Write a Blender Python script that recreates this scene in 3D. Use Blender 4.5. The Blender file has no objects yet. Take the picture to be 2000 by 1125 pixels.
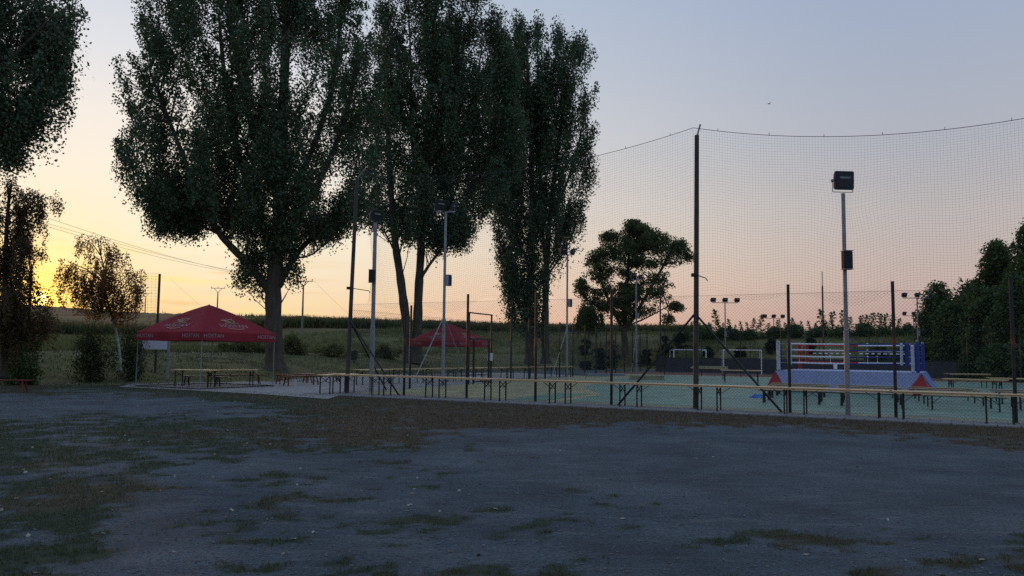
import bpy, math, random
import numpy as np
R = np.random.RandomState(7)
random.seed(7)
SC = bpy.context.scene
COL = SC.collection
rad = math.radians

# ------------------------------------------------------------------ camera model
F = 1560.0; H = 1.7; ROLL = .011
PITCH = math.atan((687.5 - 562.5) / F)
CP, SP = math.cos(PITCH), math.sin(PITCH)
CR, SR = math.cos(ROLL), math.sin(ROLL)

def ray(px, py):
    u = (px - 1000) / F; v = (562.5 - py) / F
    u2 = CR * u - SR * v; v2 = SR * u + CR * v
    return np.array([u2, CP - v2 * SP, SP + v2 * CP])

def G(px, py, z=0.):                     # the point where the line of sight meets height z
    r = ray(px, py); t = (z - H) / r[2]
    return np.array([r[0] * t, r[1] * t, z])

def D(px, py, Y):                        # the point at forward distance Y
    r = ray(px, py)
    return np.array([r[0] * Y / r[1], Y, H + r[2] * Y / r[1]])

def proj(P):
    P = np.asarray(P, float)
    x, y, z = P[..., 0], P[..., 1], P[..., 2] - H
    fw = y * CP + z * SP; up = -y * SP + z * CP
    fw = np.where(fw < .5, .5, fw)
    u2, v2 = x / fw, up / fw
    u = CR * u2 + SR * v2; v = -SR * u2 + CR * v2
    return 1000 + F * u, 562.5 - F * v

def sst(a, b, x):
    t = np.clip((np.asarray(x, float) - a) / (b - a), 0, 1)
    return t * t * (3 - 2 * t)

# ------------------------------------------------------------------ value noise
_T = np.random.RandomState(3).rand(64, 64, 64)
def vnoise(P, s=1.):
    P = np.asarray(P, float) / s + 100.37
    i = np.floor(P).astype(int); f = P - i; f = f * f * (3 - 2 * f); i &= 63; j = (i + 1) & 63
    x0, y0, z0 = i[..., 0], i[..., 1], i[..., 2]; x1, y1, z1 = j[..., 0], j[..., 1], j[..., 2]
    a, b, c = f[..., 0], f[..., 1], f[..., 2]
    g = lambda X, Y, Z: _T[X, Y, Z]
    return (((g(x0, y0, z0) * (1 - a) + g(x1, y0, z0) * a) * (1 - b) + (g(x0, y1, z0) * (1 - a) + g(x1, y1, z0) * a) * b) * (1 - c)
            + ((g(x0, y0, z1) * (1 - a) + g(x1, y0, z1) * a) * (1 - b) + (g(x0, y1, z1) * (1 - a) + g(x1, y1, z1) * a) * b) * c)
def fbm(x, y, s):
    P = np.stack([x, y, np.zeros_like(x)], -1)
    return (vnoise(P, s) + .5 * vnoise(P + 31, s / 2.1) + .25 * vnoise(P + 57, s / 4.3)) / 1.75

# ------------------------------------------------------------------ court frame
A0 = np.array([-6.43, 31.52])                  # near left corner of the court
DA = np.array([.8724, -.4889])                 # along the near side
DB = np.array([.3915, .9202])                  # along the left side
DN = np.array([.4889, .8724])                  # square to the near side
def C2(s, t=0.): return A0 + s * DA + t * DB

# ------------------------------------------------------------------ terrain
FOOT = np.array([(-140, 6), (-70, 28), (-18.5, 37.3), (-12.2, 43), (-11.2, 55), (-5, 65), (3, 79), (13, 97), (60, 160)], float)
def seg_sd(x, y):                              # signed distance left of the foot line of the bank
    best = np.full(x.shape, 1e9); sgn = np.ones(x.shape)
    for a, b in zip(FOOT[:-1], FOOT[1:]):
        d = b - a; L2 = d @ d
        t = np.clip(((x - a[0]) * d[0] + (y - a[1]) * d[1]) / L2, 0, 1)
        dx = x - a[0] - t * d[0]; dy = y - a[1] - t * d[1]
        q = np.hypot(dx, dy); cr = d[0] * (y - a[1]) - d[1] * (x - a[0])
        m = q < best - 1e-9
        best = np.where(m, q, best); sgn = np.where(m, np.sign(cr), sgn)
    return best * sgn
FA = np.array([13.0, 84.0])                    # foot of the far bank
def tz(x, y):
    x = np.asarray(x, float); y = np.asarray(y, float)
    x, y = np.broadcast_arrays(x, y)
    q = seg_sd(x, y)
    q = q + 1.6 * (fbm(x, y, 9.) - .5) * sst(0, 4, q)
    bank = 1.45 * sst(0, 13, q) * .75 + 1.45 * .25 * sst(0, 5, q)
    bank += .25 * (fbm(x + 9, y, 6.) - .5) * sst(1, 6, q)
    q2 = (x - FA[0]) * .4889 + (y - FA[1]) * .8724
    fb = 4.3 * sst(0, 24, q2) + .3 * (fbm(x + 40, y, 7.) - .5) * sst(2, 8, q2)
    base = np.maximum(bank, fb)
    r = np.hypot(x, y)
    px = 1000 + F * x / np.maximum(y, 1e-3)
    px = np.where(y < 1, np.where(x < 0, -2000, 3000), px)
    e = np.interp(px, [-2000, 96, 296, 477, 645, 835, 980, 1124, 1400, 3000], [.047, .0445, .0385, .0338, .0295, .0252, .021, .019, .018, .018])
    zc = 1.7 + 500 * e - 2.0
    k = np.clip((r - 62) / 438, 0, 1.0) ** 1.3
    k = np.where(r > 500, 1 - (r - 500) / 500 * .6, k)
    far = np.where((q > 0) | (q2 > 0), k * sst(20, 45, np.maximum(q, q2)), 0)
    z = base + far * np.maximum(zc - base, 0)
    # a very shallow unevenness of the yard in front of the pavers
    yard = sst(2.5, 5.0, -((x - A0[0]) * .4889 + (y - A0[1]) * .8724)) * sst(38, 33, y)
    z = z + yard * .05 * (fbm(x, y, 3.) - .5)
    return z
def tzf(x, y): return float(tz(np.array([x]), np.array([y]))[0])
def GT(px, py):                                # line of sight onto the terrain
    r = ray(px, py); t = np.linspace(4, 160, 6000)
    P = r[None] * t[:, None]; zz = tz(P[:, 0], P[:, 1])
    i = np.argmax(P[:, 2] + H <= zz)
    return np.array([P[i, 0], P[i, 1], zz[i]])

# ------------------------------------------------------------------ mesh collecting
def nrm(v): v = np.asarray(v, float); return v / (np.linalg.norm(v) + 1e-12)
def frame(d):
    d = nrm(d); u = np.array([0, 0, 1.]) if abs(d[2]) < .95 else np.array([1., 0, 0])
    a = nrm(np.cross(d, u)); return d, a, np.cross(a, d)

class MB:
    def __init__(s): s.v = []; s.f = []; s.n = 0
    def add(s, V, Fs):
        s.v.append(np.asarray(V, float)); n = s.n
        s.f += [tuple(i + n for i in f) for f in Fs]; s.n += len(V); return s
    def box(s, c, size, rz=0., bev=0.):
        hx, hy, hz = [q / 2 for q in size]
        if bev:
            b = bev; V = []
            for z, k in ((-hz, b), (-hz + b, 0), (hz - b, 0), (hz, b)):
                x, y = hx - k, hy - k; bb = b
                V += [(-x + bb, -y, z), (x - bb, -y, z), (x, -y + bb, z), (x, y - bb, z), (x - bb, y, z), (-x + bb, y, z), (-x, y - bb, z), (-x, -y + bb, z)]
            Fs = [tuple(range(7, -1, -1)), tuple(range(24, 32))]
            for l in range(3):
                for i in range(8):
                    j = (i + 1) % 8; Fs.append((l * 8 + i, l * 8 + j, l * 8 + 8 + j, l * 8 + 8 + i))
        else:
            V = [(x, y, z) for z in (-hz, hz) for x, y in ((-hx, -hy), (hx, -hy), (hx, hy), (-hx, hy))]
            Fs = [(3, 2, 1, 0), (4, 5, 6, 7), (0, 1, 5, 4), (1, 2, 6, 5), (2, 3, 7, 6), (3, 0, 4, 7)]
        V = np.array(V); cs, sn = math.cos(rz), math.sin(rz)
        W = np.stack([V[:, 0] * cs - V[:, 1] * sn, V[:, 0] * sn + V[:, 1] * cs, V[:, 2]], 1) + np.array(c)
        return s.add(W, Fs)
    def bar(s, p0, p1, w, h=None):
        h = h or w; p0 = np.array(p0, float); p1 = np.array(p1, float); d, a, b = frame(p1 - p0)
        V = [p + a * x * w / 2 + b * y * h / 2 for p in (p0, p1) for x, y in ((-1, -1), (1, -1), (1, 1), (-1, 1))]
        return s.add(V, [(3, 2, 1, 0), (4, 5, 6, 7), (0, 1, 5, 4), (1, 2, 6, 5), (2, 3, 7, 6), (3, 0, 4, 7)])
    def tube(s, pts, r, n=8, caps=True):
        pts = [np.array(p, float) for p in pts]; m = len(pts)
        rr = [r] * m if np.isscalar(r) else list(r)
        d0, a, b = frame(pts[1] - pts[0]); V = []
        for i, p in enumerate(pts):
            d = nrm(pts[min(i + 1, m - 1)] - pts[max(i - 1, 0)])
            a = nrm(a - d * (a @ d)); b = np.cross(d, a)
            for k in range(n):
                t = 2 * math.pi * k / n
                V.append(p + rr[i] * (math.cos(t) * a + math.sin(t) * b))
        Fs = [(i * n + k, i * n + (k + 1) % n, (i + 1) * n + (k + 1) % n, (i + 1) * n + k) for i in range(m - 1) for k in range(n)]
        if caps: Fs += [tuple(range(n - 1, -1, -1)), tuple((m - 1) * n + k for k in range(n))]
        return s.add(V, Fs)
    def quad(s, *p): return s.add(p, [tuple(range(len(p)))])
    def slab(s, poly, z0, z1):
        n = len(poly); V = [(x, y, z0) for x, y in poly] + [(x, y, z1) for x, y in poly]
        Fs = [tuple(range(n - 1, -1, -1)), tuple(range(n, 2 * n))] + [(i, (i + 1) % n, n + (i + 1) % n, n + i) for i in range(n)]
        return s.add(V, Fs)
    def sheet(s, poly, z): return s.add([(x, y, z) for x, y in poly], [tuple(range(len(poly)))])
    def build(s, name, mat, parent=None, off=None, smooth=False):
        me = bpy.data.meshes.new(name)
        V = np.concatenate(s.v) if s.v else np.zeros((0, 3))
        if off is not None: V = V - np.asarray(off)
        me.from_pydata(V.tolist(), [], s.f); me.update()
        if smooth: me.polygons.foreach_set('use_smooth', [True] * len(me.polygons))
        me.materials.append(mat)
        o = bpy.data.objects.new(name, me); COL.objects.link(o)
        if parent is not None: o.parent = parent
        return o

def quads_obj(name, V, mat, parent=None, off=None, k=4):
    V = np.asarray(V, np.float32).reshape(-1, 3)
    if off is not None: V = V - np.asarray(off, np.float32)
    n = len(V) // k; me = bpy.data.meshes.new(name)
    me.vertices.add(n * k); me.vertices.foreach_set('co', V.ravel())
    me.loops.add(n * k); me.loops.foreach_set('vertex_index', np.arange(n * k, dtype=np.int32))
    me.polygons.add(n); me.polygons.foreach_set('loop_start', np.arange(0, n * k, k, dtype=np.int32))
    me.polygons.foreach_set('loop_total', np.full(n, k, np.int32))
    me.update(calc_edges=True); me.materials.append(mat)
    o = bpy.data.objects.new(name, me); COL.objects.link(o)
    if parent is not None: o.parent = parent
    return o

def tag(o, label=None, cat=None, group=None, kind=None):
    if label: o['label'] = label
    if cat: o['category'] = cat
    if group: o['group'] = group
    if kind: o['kind'] = kind
    return o
def thing(name, label, cat, loc=(0, 0, 0), rz=0., group=None):
    o = bpy.data.objects.new(name, None); COL.objects.link(o); o.empty_display_size = .2
    o.location = tuple(float(q) for q in loc); o.rotation_euler = (0, 0, rz)
    return tag(o, label, cat, group)
def copy_tree(o, parent=None):
    c = o.copy(); COL.objects.link(c)
    if parent is not None: c.parent = parent
    for ch in list(o.children): copy_tree(ch, c)
    return c

# ------------------------------------------------------------------ materials
def lin(*c): return tuple(((q / 255) / 12.92 if q <= 10.3 else ((q / 255 + .055) / 1.055) ** 2.4) for q in c) + (1,)
def mat(name, col, rough=.7, var=.0, scale=3., metal=0., bump=0., bscale=40., stretch=(1, 1, 1), spec=.3, col2=None):
    m = bpy.data.materials.new(name); m.use_nodes = True; nt = m.node_tree; N = nt.nodes; L = nt.links
    b = N['Principled BSDF']; b.inputs['Roughness'].default_value = rough; b.inputs['Metallic'].default_value = metal
    b.inputs['Specular IOR Level'].default_value = spec
    c = tuple(col[:3])
    tc = N.new('ShaderNodeTexCoord'); mp = N.new('ShaderNodeMapping'); mp.inputs['Scale'].default_value = stretch
    L.new(tc.outputs['Object'], mp.inputs[0])
    nz = N.new('ShaderNodeTexNoise'); nz.inputs['Scale'].default_value = scale; nz.inputs['Detail'].default_value = 6
    nz.inputs['Roughness'].default_value = .65
    L.new(mp.outputs[0], nz.inputs['Vector'])
    rp = N.new('ShaderNodeValToRGB'); v = var if var else .12
    rp.color_ramp.elements[0].position = .3; rp.color_ramp.elements[1].position = .7
    rp.color_ramp.elements[0].color = tuple(q * (1 - v) for q in c) + (1,)
    rp.color_ramp.elements[1].color = (tuple(col2[:3]) if col2 else tuple(min(1, q * (1 + v)) for q in c)) + (1,)
    L.new(nz.outputs[0], rp.inputs[0]); L.new(rp.outputs[0], b.inputs['Base Color'])
    if bump:
        n2 = N.new('ShaderNodeTexNoise'); n2.inputs['Scale'].default_value = bscale; n2.inputs['Detail'].default_value = 4
        L.new(mp.outputs[0], n2.inputs['Vector'])
        bp = N.new('ShaderNodeBump'); bp.inputs['Strength'].default_value = bump; bp.inputs['Distance'].default_value = .02
        L.new(n2.outputs[0], bp.inputs['Height']); L.new(bp.outputs[0], b.inputs['Normal'])
    return m

def leafmat(name, c0, c1, trans=.3, c2=None):
    m = bpy.data.materials.new(name); m.use_nodes = True; nt = m.node_tree; N = nt.nodes; L = nt.links
    N.remove(N['Principled BSDF']); out = N['Material Output']
    g = N.new('ShaderNodeNewGeometry'); rp = N.new('ShaderNodeValToRGB')
    rp.color_ramp.elements[0].color = tuple(c0) + (1,); rp.color_ramp.elements[1].color = tuple(c1) + (1,)
    if c2: 
        rp.color_ramp.elements[1].position = .9
        e = rp.color_ramp.elements.new(.97); e.color = tuple(c2) + (1,)
    L.new(g.outputs['Random Per Island'], rp.inputs[0])
    d = N.new('ShaderNodeBsdfDiffuse'); t = N.new('ShaderNodeBsdfTranslucent'); mx = N.new('ShaderNodeMixShader')
    mx.inputs[0].default_value = trans
    gl = N.new('ShaderNodeBsdfGlossy'); gl.inputs['Roughness'].default_value = .45; gl.inputs['Color'].default_value = (.6, .6, .6, 1)
    m2 = N.new('ShaderNodeMixShader'); m2.inputs[0].default_value = .04
    L.new(rp.outputs[0], d.inputs[0]); L.new(rp.outputs[0], t.inputs[0])
    L.new(d.outputs[0], mx.inputs[1]); L.new(t.outputs[0], mx.inputs[2])
    L.new(mx.outputs[0], m2.inputs[1]); L.new(gl.outputs[0], m2.inputs[2]); L.new(m2.outputs[0], out.inputs[0])
    return m

M = dict(
    bark=mat('poplar_bark', (.085, .068, .052), .95, .45, 2.2, bump=1., bscale=9., stretch=(3, 3, .5)),
    birchbark=mat('birch_bark', (.34, .32, .29), .8, .6, 3., bump=.3, stretch=(1, 1, 3)),
    twig=mat('twig_bark', (.05, .038, .028), .9, .3, 6.),
    poplar=leafmat('poplar_leaf', (.046, .086, .044), (.108, .165, .084), .27, (.15, .10, .03)),
    birch=leafmat('birch_leaf', (.09, .062, .022), (.34, .15, .036), .7),
    locust=leafmat('locust_leaf', (.055, .088, .026), (.13, .16, .046), .45),
    hedge=leafmat('hedge_leaf', (.036, .072, .020), (.088, .140, .038), .32),
    birchdark=leafmat('dark_birch_leaf', (.05, .046, .018), (.15, .085, .028), .55),
    scrub=leafmat('scrub_leaf', (.034, .050, .016), (.075, .088, .028), .4),
    spruce=leafmat('spruce_needle', (.010, .022, .013), (.020, .036, .022), .1),
    weed=leafmat('weed_leaf', (.070, .10, .028), (.21, .20, .075), .4),
    corn=leafmat('corn_leaf', (.06, .085, .026), (.13, .14, .05), .35),
    grass=leafmat('grass_blade', (.026, .048, .014), (.060, .080, .028), .25),
    dry=leafmat('dry_blade', (.065, .042, .017), (.125, .08, .034), .2),
    litter=leafmat('leaf_litter', (.10, .07, .04), (.42, .38, .31), .1),
    post=None,
    black=mat('black_painted_steel', (.012, .014, .017), .55, .3, 6., spec=.4),
    galv=mat('galvanised_steel', (.27, .28, .30), .5, .22, 5., metal=.35, bump=.1),
    grey=mat('grey_painted_steel', (.22, .23, .25), .5, .2, 6.),
    wood=mat('varnished_table_board', (.60, .40, .20), .33, .2, 5., stretch=(.6, 8, 8), spec=.5),
    oldwood=mat('worn_bench_board', (.40, .29, .18), .5, .25, 5., stretch=(.6, 8, 8)),
    redwood=mat('red_brown_bench_paint', (.20, .05, .035), .45, .25, 5., stretch=(.6, 8, 8)),
    legs=mat('dark_green_table_leg', (.016, .020, .020), .5, .3, 8.),
    redleg=mat('red_bench_leg', (.16, .02, .022), .5, .2, 8.),
    tent=mat('red_tent_cloth', (.235, .012, .022), .75, .22, 1.4, bump=.7, bscale=1.6),
    tentlet=mat('white_print', (.30, .22, .23), .7, .1), 
    gold=mat('pale_gold_print', (.34, .24, .15), .7, .12, 20.),
    net=mat('dark_green_net_cord', (.018, .032, .028), .8, .1), wire=mat('green_coated_wire', (.020, .036, .032), .6, .1),
    cable=mat('steel_cable', (.03, .03, .035), .6, .1),
    white=mat('white_paint', (.74, .74, .75), .5, .08, 5.), board=mat('white_sign_board', (.62, .61, .68), .45, .05, 2.),
    whitepad=mat('printed_white_vinyl', (.75, .76, .80), .45, .0, 9., col2=(.24, .27, .42)),
    bluepad=mat('blue_vinyl', (.022, .045, .24), .4, .15, 3.), redpad=mat('red_vinyl', (.34, .018, .025), .45, .15, 3.),
    apron=mat('pale_blue_apron_cloth', (.17, .20, .35), .6, .10, 9., bump=.6, bscale=3., col2=(.27, .31, .47)),
    blueapron=mat('blue_apron_cloth', (.06, .15, .42), .6, .15, 3., bump=.3, bscale=4.),
    redapron=mat('red_apron_cloth', (.26, .022, .022), .6, .2, 3., bump=.3, bscale=4.),
    canvas=mat('ring_canvas', (.35, .39, .55), .7, .1, 3.),
    ropew=mat('white_rope_cover', (.78, .78, .80), .5, .06), roper=mat('red_rope_cover', (.50, .025, .03), .5, .1), ropeb=mat('blue_rope_cover', (.02, .035, .17), .5, .1),
    lampbody=mat('dark_lamp_housing', (.022, .025, .030), .5, .2, 9.), glass=mat('lamp_glass', (.025, .028, .032), .3, .2, 3., spec=.35),
    speaker=mat('dark_speaker_cloth', (.028, .022, .030), .7, .2, 30.), speakerg=mat('grey_speaker_box', (.30, .30, .34), .5, .1),
    concrete=mat('utility_pole_concrete', (.20, .18, .16), .9, .2, 4.),
    bin=mat('green_bin_plastic', (.012, .045, .032), .5, .2, 5.),
    paving=mat('pale_paving', (.27, .26, .25), .8, .3, 2.6, bump=.4, bscale=22.),
    tan=mat('tan_court_coating', (.27, .245, .135), .6, .36, .9, spec=.22, bump=.05, bscale=60.),
    green=mat('green_court_coating', (.105, .195, .140), .55, .38, .8, spec=.25, bump=.04, bscale=60.),
    line=mat('court_line_paint', (.70, .72, .70), .5, .1, 6.),
    clay=mat('red_clay', (.17, .075, .050), .9, .2, 2., bump=.3),
    windscreen=mat('dark_wind_screen', (.050, .052, .062), .8, .2, 1.5), banner=mat('blue_banner', (.07, .19, .46), .6, .2, 3.),
    paper=mat('white_paper', (.72, .72, .70), .6, .04), timber=mat('stacked_timber', (.30, .27, .17), .7, .25, 4.),
    bird=mat('dark_feather', (.03, .03, .035), .8, .1),
)
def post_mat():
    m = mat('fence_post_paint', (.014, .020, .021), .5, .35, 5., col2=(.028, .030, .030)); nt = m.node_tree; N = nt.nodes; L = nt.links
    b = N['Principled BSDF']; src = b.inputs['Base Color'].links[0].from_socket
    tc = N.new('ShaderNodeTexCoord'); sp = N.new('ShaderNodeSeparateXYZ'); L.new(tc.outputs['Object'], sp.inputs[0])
    rp = N.new('ShaderNodeValToRGB'); e = rp.color_ramp.elements     # red sunset glow painted into the colour at one height on every post
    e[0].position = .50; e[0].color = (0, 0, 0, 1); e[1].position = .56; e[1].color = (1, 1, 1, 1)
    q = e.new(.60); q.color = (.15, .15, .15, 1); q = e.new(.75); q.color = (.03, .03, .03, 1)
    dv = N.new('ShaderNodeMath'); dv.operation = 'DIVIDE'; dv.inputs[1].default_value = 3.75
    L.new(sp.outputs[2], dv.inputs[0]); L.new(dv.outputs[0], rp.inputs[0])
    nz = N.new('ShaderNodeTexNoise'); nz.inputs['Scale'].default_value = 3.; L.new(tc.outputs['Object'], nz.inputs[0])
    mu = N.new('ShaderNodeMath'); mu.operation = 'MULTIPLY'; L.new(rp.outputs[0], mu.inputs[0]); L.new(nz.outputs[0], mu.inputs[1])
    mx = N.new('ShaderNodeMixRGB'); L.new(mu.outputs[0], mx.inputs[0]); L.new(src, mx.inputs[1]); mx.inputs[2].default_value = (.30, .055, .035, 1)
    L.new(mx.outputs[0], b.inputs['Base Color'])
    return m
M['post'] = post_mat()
def birch_mat():
    m = M['birchbark']; nt = m.node_tree; N = nt.nodes; L = nt.links; b = N['Principled BSDF']; src = b.inputs['Base Color'].links[0].from_socket
    tc = N.new('ShaderNodeTexCoord'); sp = N.new('ShaderNodeSeparateXYZ'); L.new(tc.outputs['Object'], sp.inputs[0])
    mr = N.new('ShaderNodeMapRange'); mr.inputs[1].default_value = 2.2; mr.inputs[2].default_value = 3.6; L.new(sp.outputs[2], mr.inputs[0])
    mx = N.new('ShaderNodeMixRGB'); L.new(mr.outputs[0], mx.inputs[0]); L.new(src, mx.inputs[1]); mx.inputs[2].default_value = (.06, .045, .03, 1); L.new(mx.outputs[0], b.inputs['Base Color'])
birch_mat()

def tallpost_mat():
    return mat('weathered_steel_post', (.030, .032, .038), .55, .3, 4., bump=.15, bscale=20., col2=(.075, .060, .055), stretch=(1, 1, .6))
M['tall'] = tallpost_mat()

# pavers: joints in the strip
def paver_mat():
    m = mat('grey_pavers', (.25, .245, .25), .85, .16, 2.5, bump=.35, bscale=50.); nt = m.node_tree; N = nt.nodes; L = nt.links
    b = N['Principled BSDF']; src = b.inputs['Base Color'].links[0].from_socket
    tc = N.new('ShaderNodeTexCoord'); mp = N.new('ShaderNodeMapping'); mp.inputs['Rotation'].default_value = (0, 0, math.atan2(.4889, .8724))
    L.new(tc.outputs['Object'], mp.inputs[0])
    br = N.new('ShaderNodeTexBrick'); br.inputs['Scale'].default_value = 1.; br.offset = .5
    br.inputs['Brick Width'].default_value = .5; br.inputs['Row Height'].default_value = .5; br.inputs['Mortar Size'].default_value = .014
    br.inputs['Color1'].default_value = (1, 1, 1, 1); br.inputs['Color2'].default_value = (.8, .8, .8, 1); br.inputs['Mortar'].default_value = (.25, .24, .23, 1)
    L.new(mp.outputs[0], br.inputs['Vector'])
    mx = N.new('ShaderNodeMixRGB'); mx.blend_type = 'MULTIPLY'; mx.inputs[0].default_value = 1
    L.new(src, mx.inputs[1]); L.new(br.outputs[0], mx.inputs[2]); L.new(mx.outputs[0], b.inputs['Base Color'])
    return m
M['paver'] = paver_mat()

# ------------------------------------------------------------------ ground
def axis(lo, hi, dense_lo, dense_hi, step, mid, far):
    a = list(np.arange(dense_lo, dense_hi, step))
    for sgn, start, end in ((1, dense_hi, hi), (-1, dense_lo, lo)):
        p = start; st = step; out = []
        while (p - end) * sgn < 0:
            out.append(p); p += sgn * st
            lim = mid if abs(p) < 125 else far
            st = min(st * 1.12, lim)
        out.append(end); a += out
    return np.unique(np.round(np.array(a), 4))
XS = axis(-900, 900, -15, 16, .13, 1.2, 40)
YS = axis(-80, 1100, 5, 24, .11, 1.1, 25)
GX, GY = np.meshgrid(XS, YS)

def cover(x, y):
    """where the yard has grass (0..1) and how dry it is (0..1)"""
    px, py = proj(np.stack([x, y, np.zeros_like(x)], -1))
    front = (x - A0[0]) * .4889 + (y - A0[1]) * .8724
    n1 = fbm(x, y, .50); n2 = fbm(x + 50, y + 20, 2.0); n3 = fbm(x + 11, y + 71, .22)
    nn = .5 + 1.35 * (.40 * (n1 - .5) + .18 * (n2 - .5) + .42 * (n3 - .5))
    wob = (n2 - .5) * 60 + (n1 - .5) * 50
    de = np.zeros_like(x)
    # near the paving and the pavers
    yb = np.interp(px, [-400, 300, 480, 620, 1000, 1300, 1500, 1700, 2000, 2600], [768, 772, 792, 826, 838, 836, 838, 848, 872, 920])
    de = np.maximum(de, .84 * sst(14, -16, py - yb - wob * .35))
    # the green belt across the left
    belt = sst(798, 825, py + wob * .3) * sst(905, 868, py + wob * .4) * sst(1150, 700, px + wob)
    de = np.maximum(de, .62 * belt)
    # left foreground
    edge = np.interp(py, [860, 900, 960, 1125, 1400], [700, 520, 330, 260, 240])
    de = np.maximum(de, .60 * sst(60, -160, px - edge - wob * 2) * sst(850, 880, py))
    # thin patches in the right foreground
    de = np.maximum(de, .36 * sst(1180, 1420, px) * sst(1000, 1060, py + wob * .5))
    de = np.maximum(de, .34 * sst(780, 900, px) * sst(1030, 1100, py + wob * .4))
    de = np.maximum(de, .34 * sst(880, 940, py) * sst(300, 420, px) * sst(1500, 700, px))
    g = sst(-.035, .045, nn - (1 - de) * .44 - .258)
    g = np.where(de < .02, 0, g)
    dry = sst(500, 800, px) * sst(900, 840, py) + .5 * sst(.5, .6, n2)
    g = g * sst(1.1, 1.5, -front) * sst(44, 39, y)
    return np.clip(g, 0, 1), np.clip(dry, 0, 1)

def build_ground():
    x, y = GX.ravel(), GY.ravel()
    z = tz(x, y); ny, nx = GX.shape
    idx = np.arange(ny * nx).reshape(ny, nx)
    Fq = np.stack([idx[:-1, :-1], idx[:-1, 1:], idx[1:, 1:], idx[1:, :-1]], -1).reshape(-1, 4)
    me = bpy.data.meshes.new('ground')
    me.vertices.add(len(x)); me.vertices.foreach_set('co', np.stack([x, y, z], 1).astype(np.float32).ravel())
    me.loops.add(Fq.size); me.loops.foreach_set('vertex_index', Fq.astype(np.int32).ravel())
    me.polygons.add(len(Fq)); me.polygons.foreach_set('loop_start', np.arange(0, Fq.size, 4, dtype=np.int32))
    me.polygons.foreach_set('loop_total', np.full(len(Fq), 4, np.int32)); me.update(calc_edges=True)
    me.polygons.foreach_set('use_smooth', [True] * len(Fq))
    g, dry = cover(x, y)
    q = seg_sd(x, y); q2 = (x - FA[0]) * .4889 + (y - FA[1]) * .8724
    bank = np.maximum(sst(-2.5, 1.0, q + 2.0 * (fbm(x, y, 2.) - .5)), sst(-1, 1, q2))
    r = np.hypot(x, y); field = sst(120, 150, r) * bank
    at = me.color_attributes.new('cover', 'FLOAT_COLOR', 'POINT')
    at.data.foreach_set('color', np.stack([g, dry, bank, field], 1).astype(np.float32).ravel())
    m = bpy.data.materials.new('yard_ground'); m.use_nodes = True; nt = m.node_tree; N = nt.nodes; L = nt.links
    b = N['Principled BSDF']; b.inputs['Roughness'].default_value = .92; b.inputs['Specular IOR Level'].default_value = .15
    tc = N.new('ShaderNodeTexCoord'); ca = N.new('ShaderNodeVertexColor'); ca.layer_name = 'cover'
    sp = N.new('ShaderNodeSeparateColor'); L.new(ca.outputs[0], sp.inputs[0])
    def noise(s, d=5, ro=.6, st=None):
        n = N.new('ShaderNodeTexNoise'); n.inputs['Scale'].default_value = s; n.inputs['Detail'].default_value = d; n.inputs['Roughness'].default_value = ro
        if st:
            mp = N.new('ShaderNodeMapping'); mp.inputs['Scale'].default_value = st; mp.inputs['Rotation'].default_value = (0, 0, .35)
            L.new(tc.outputs['Object'], mp.inputs[0]); L.new(mp.outputs[0], n.inputs['Vector'])
        else: L.new(tc.outputs['Object'], n.inputs['Vector'])
        return n.outputs[0]
    def ramp(src, stops):
        rp = N.new('ShaderNodeValToRGB'); e = rp.color_ramp.elements
        e[0].position, e[0].color = stops[0][0], stops[0][1] + (1,); e[1].position, e[1].color = stops[-1][0], stops[-1][1] + (1,)
        for p, c in stops[1:-1]:
            k = e.new(p); k.color = c + (1,)
        L.new(src, rp.inputs[0]); return rp.outputs[0]
    def mix(f, a, c, bt='MIX'):
        mx = N.new('ShaderNodeMixRGB'); mx.blend_type = bt
        if isinstance(f, float): mx.inputs[0].default_value = f
        else: L.new(f, mx.inputs[0])
        for s, k in ((a, 1), (c, 2)):
            if isinstance(s, tuple): mx.inputs[k].default_value = s + (1,)
            else: L.new(s, mx.inputs[k])
        return mx.outputs[0]
    grav = ramp(noise(.55, 6), [(.3, (.052, .065, .076)), (.5, (.076, .092, .106)), (.72, (.112, .130, .144))])
    fine = ramp(noise(30., 5, .9), [(.30, (.30, .31, .32)), (.5, (.95, .95, .95)), (.70, (2.1, 2.1, 2.05))])
    grav = mix(1., grav, fine, 'MULTIPLY')
    streak = ramp(noise(2.2, 5, .7, (.6, 2.4, 1)), [(.54, (0, 0, 0)), (.70, (1, 1, 1))])
    grav = mix(mix(1., streak, (.7, .7, .7), 'MULTIPLY'), grav, (.17, .17, .17))
    damp = ramp(noise(.8, 4, .6), [(.45, (0, 0, 0)), (.7, (.5, .5, .5))])
    grav = mix(damp, grav, (.040, .040, .042))
    gr = ramp(noise(6., 5), [(.3, (.018, .030, .011)), (.7, (.046, .060, .023))])
    dr = ramp(noise(5., 5), [(.3, (.044, .030, .013)), (.7, (.10, .066, .030))])
    veg = mix(sp.outputs[1], gr, dr)
    gf = N.new('ShaderNodeMath'); gf.operation = 'MULTIPLY_ADD'
    sub = N.new('ShaderNodeMath'); sub.operation = 'SUBTRACT'; L.new(noise(14., 4, .7), sub.inputs[0]); sub.inputs[1].default_value = .5
    gf.inputs[1].default_value = 2.2; L.new(sub.outputs[0], gf.inputs[0]); L.new(sp.outputs[0], gf.inputs[2]); gf.use_clamp = True
    mk = N.new('ShaderNodeMath'); mk.operation = 'MULTIPLY'; L.new(gf.outputs[0], mk.inputs[0])
    st = ramp(sp.outputs[0], [(.02, (0, 0, 0)), (.25, (.85, .85, .85))]); L.new(st, mk.inputs[1])
    col = mix(mk.outputs[0], grav, veg)
    bk = ramp(noise(.7, 6), [(.3, (.070, .076, .026)), (.55, (.125, .118, .042)), (.75, (.19, .15, .068))])
    col = mix(sp.outputs[2], col, bk)
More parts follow.
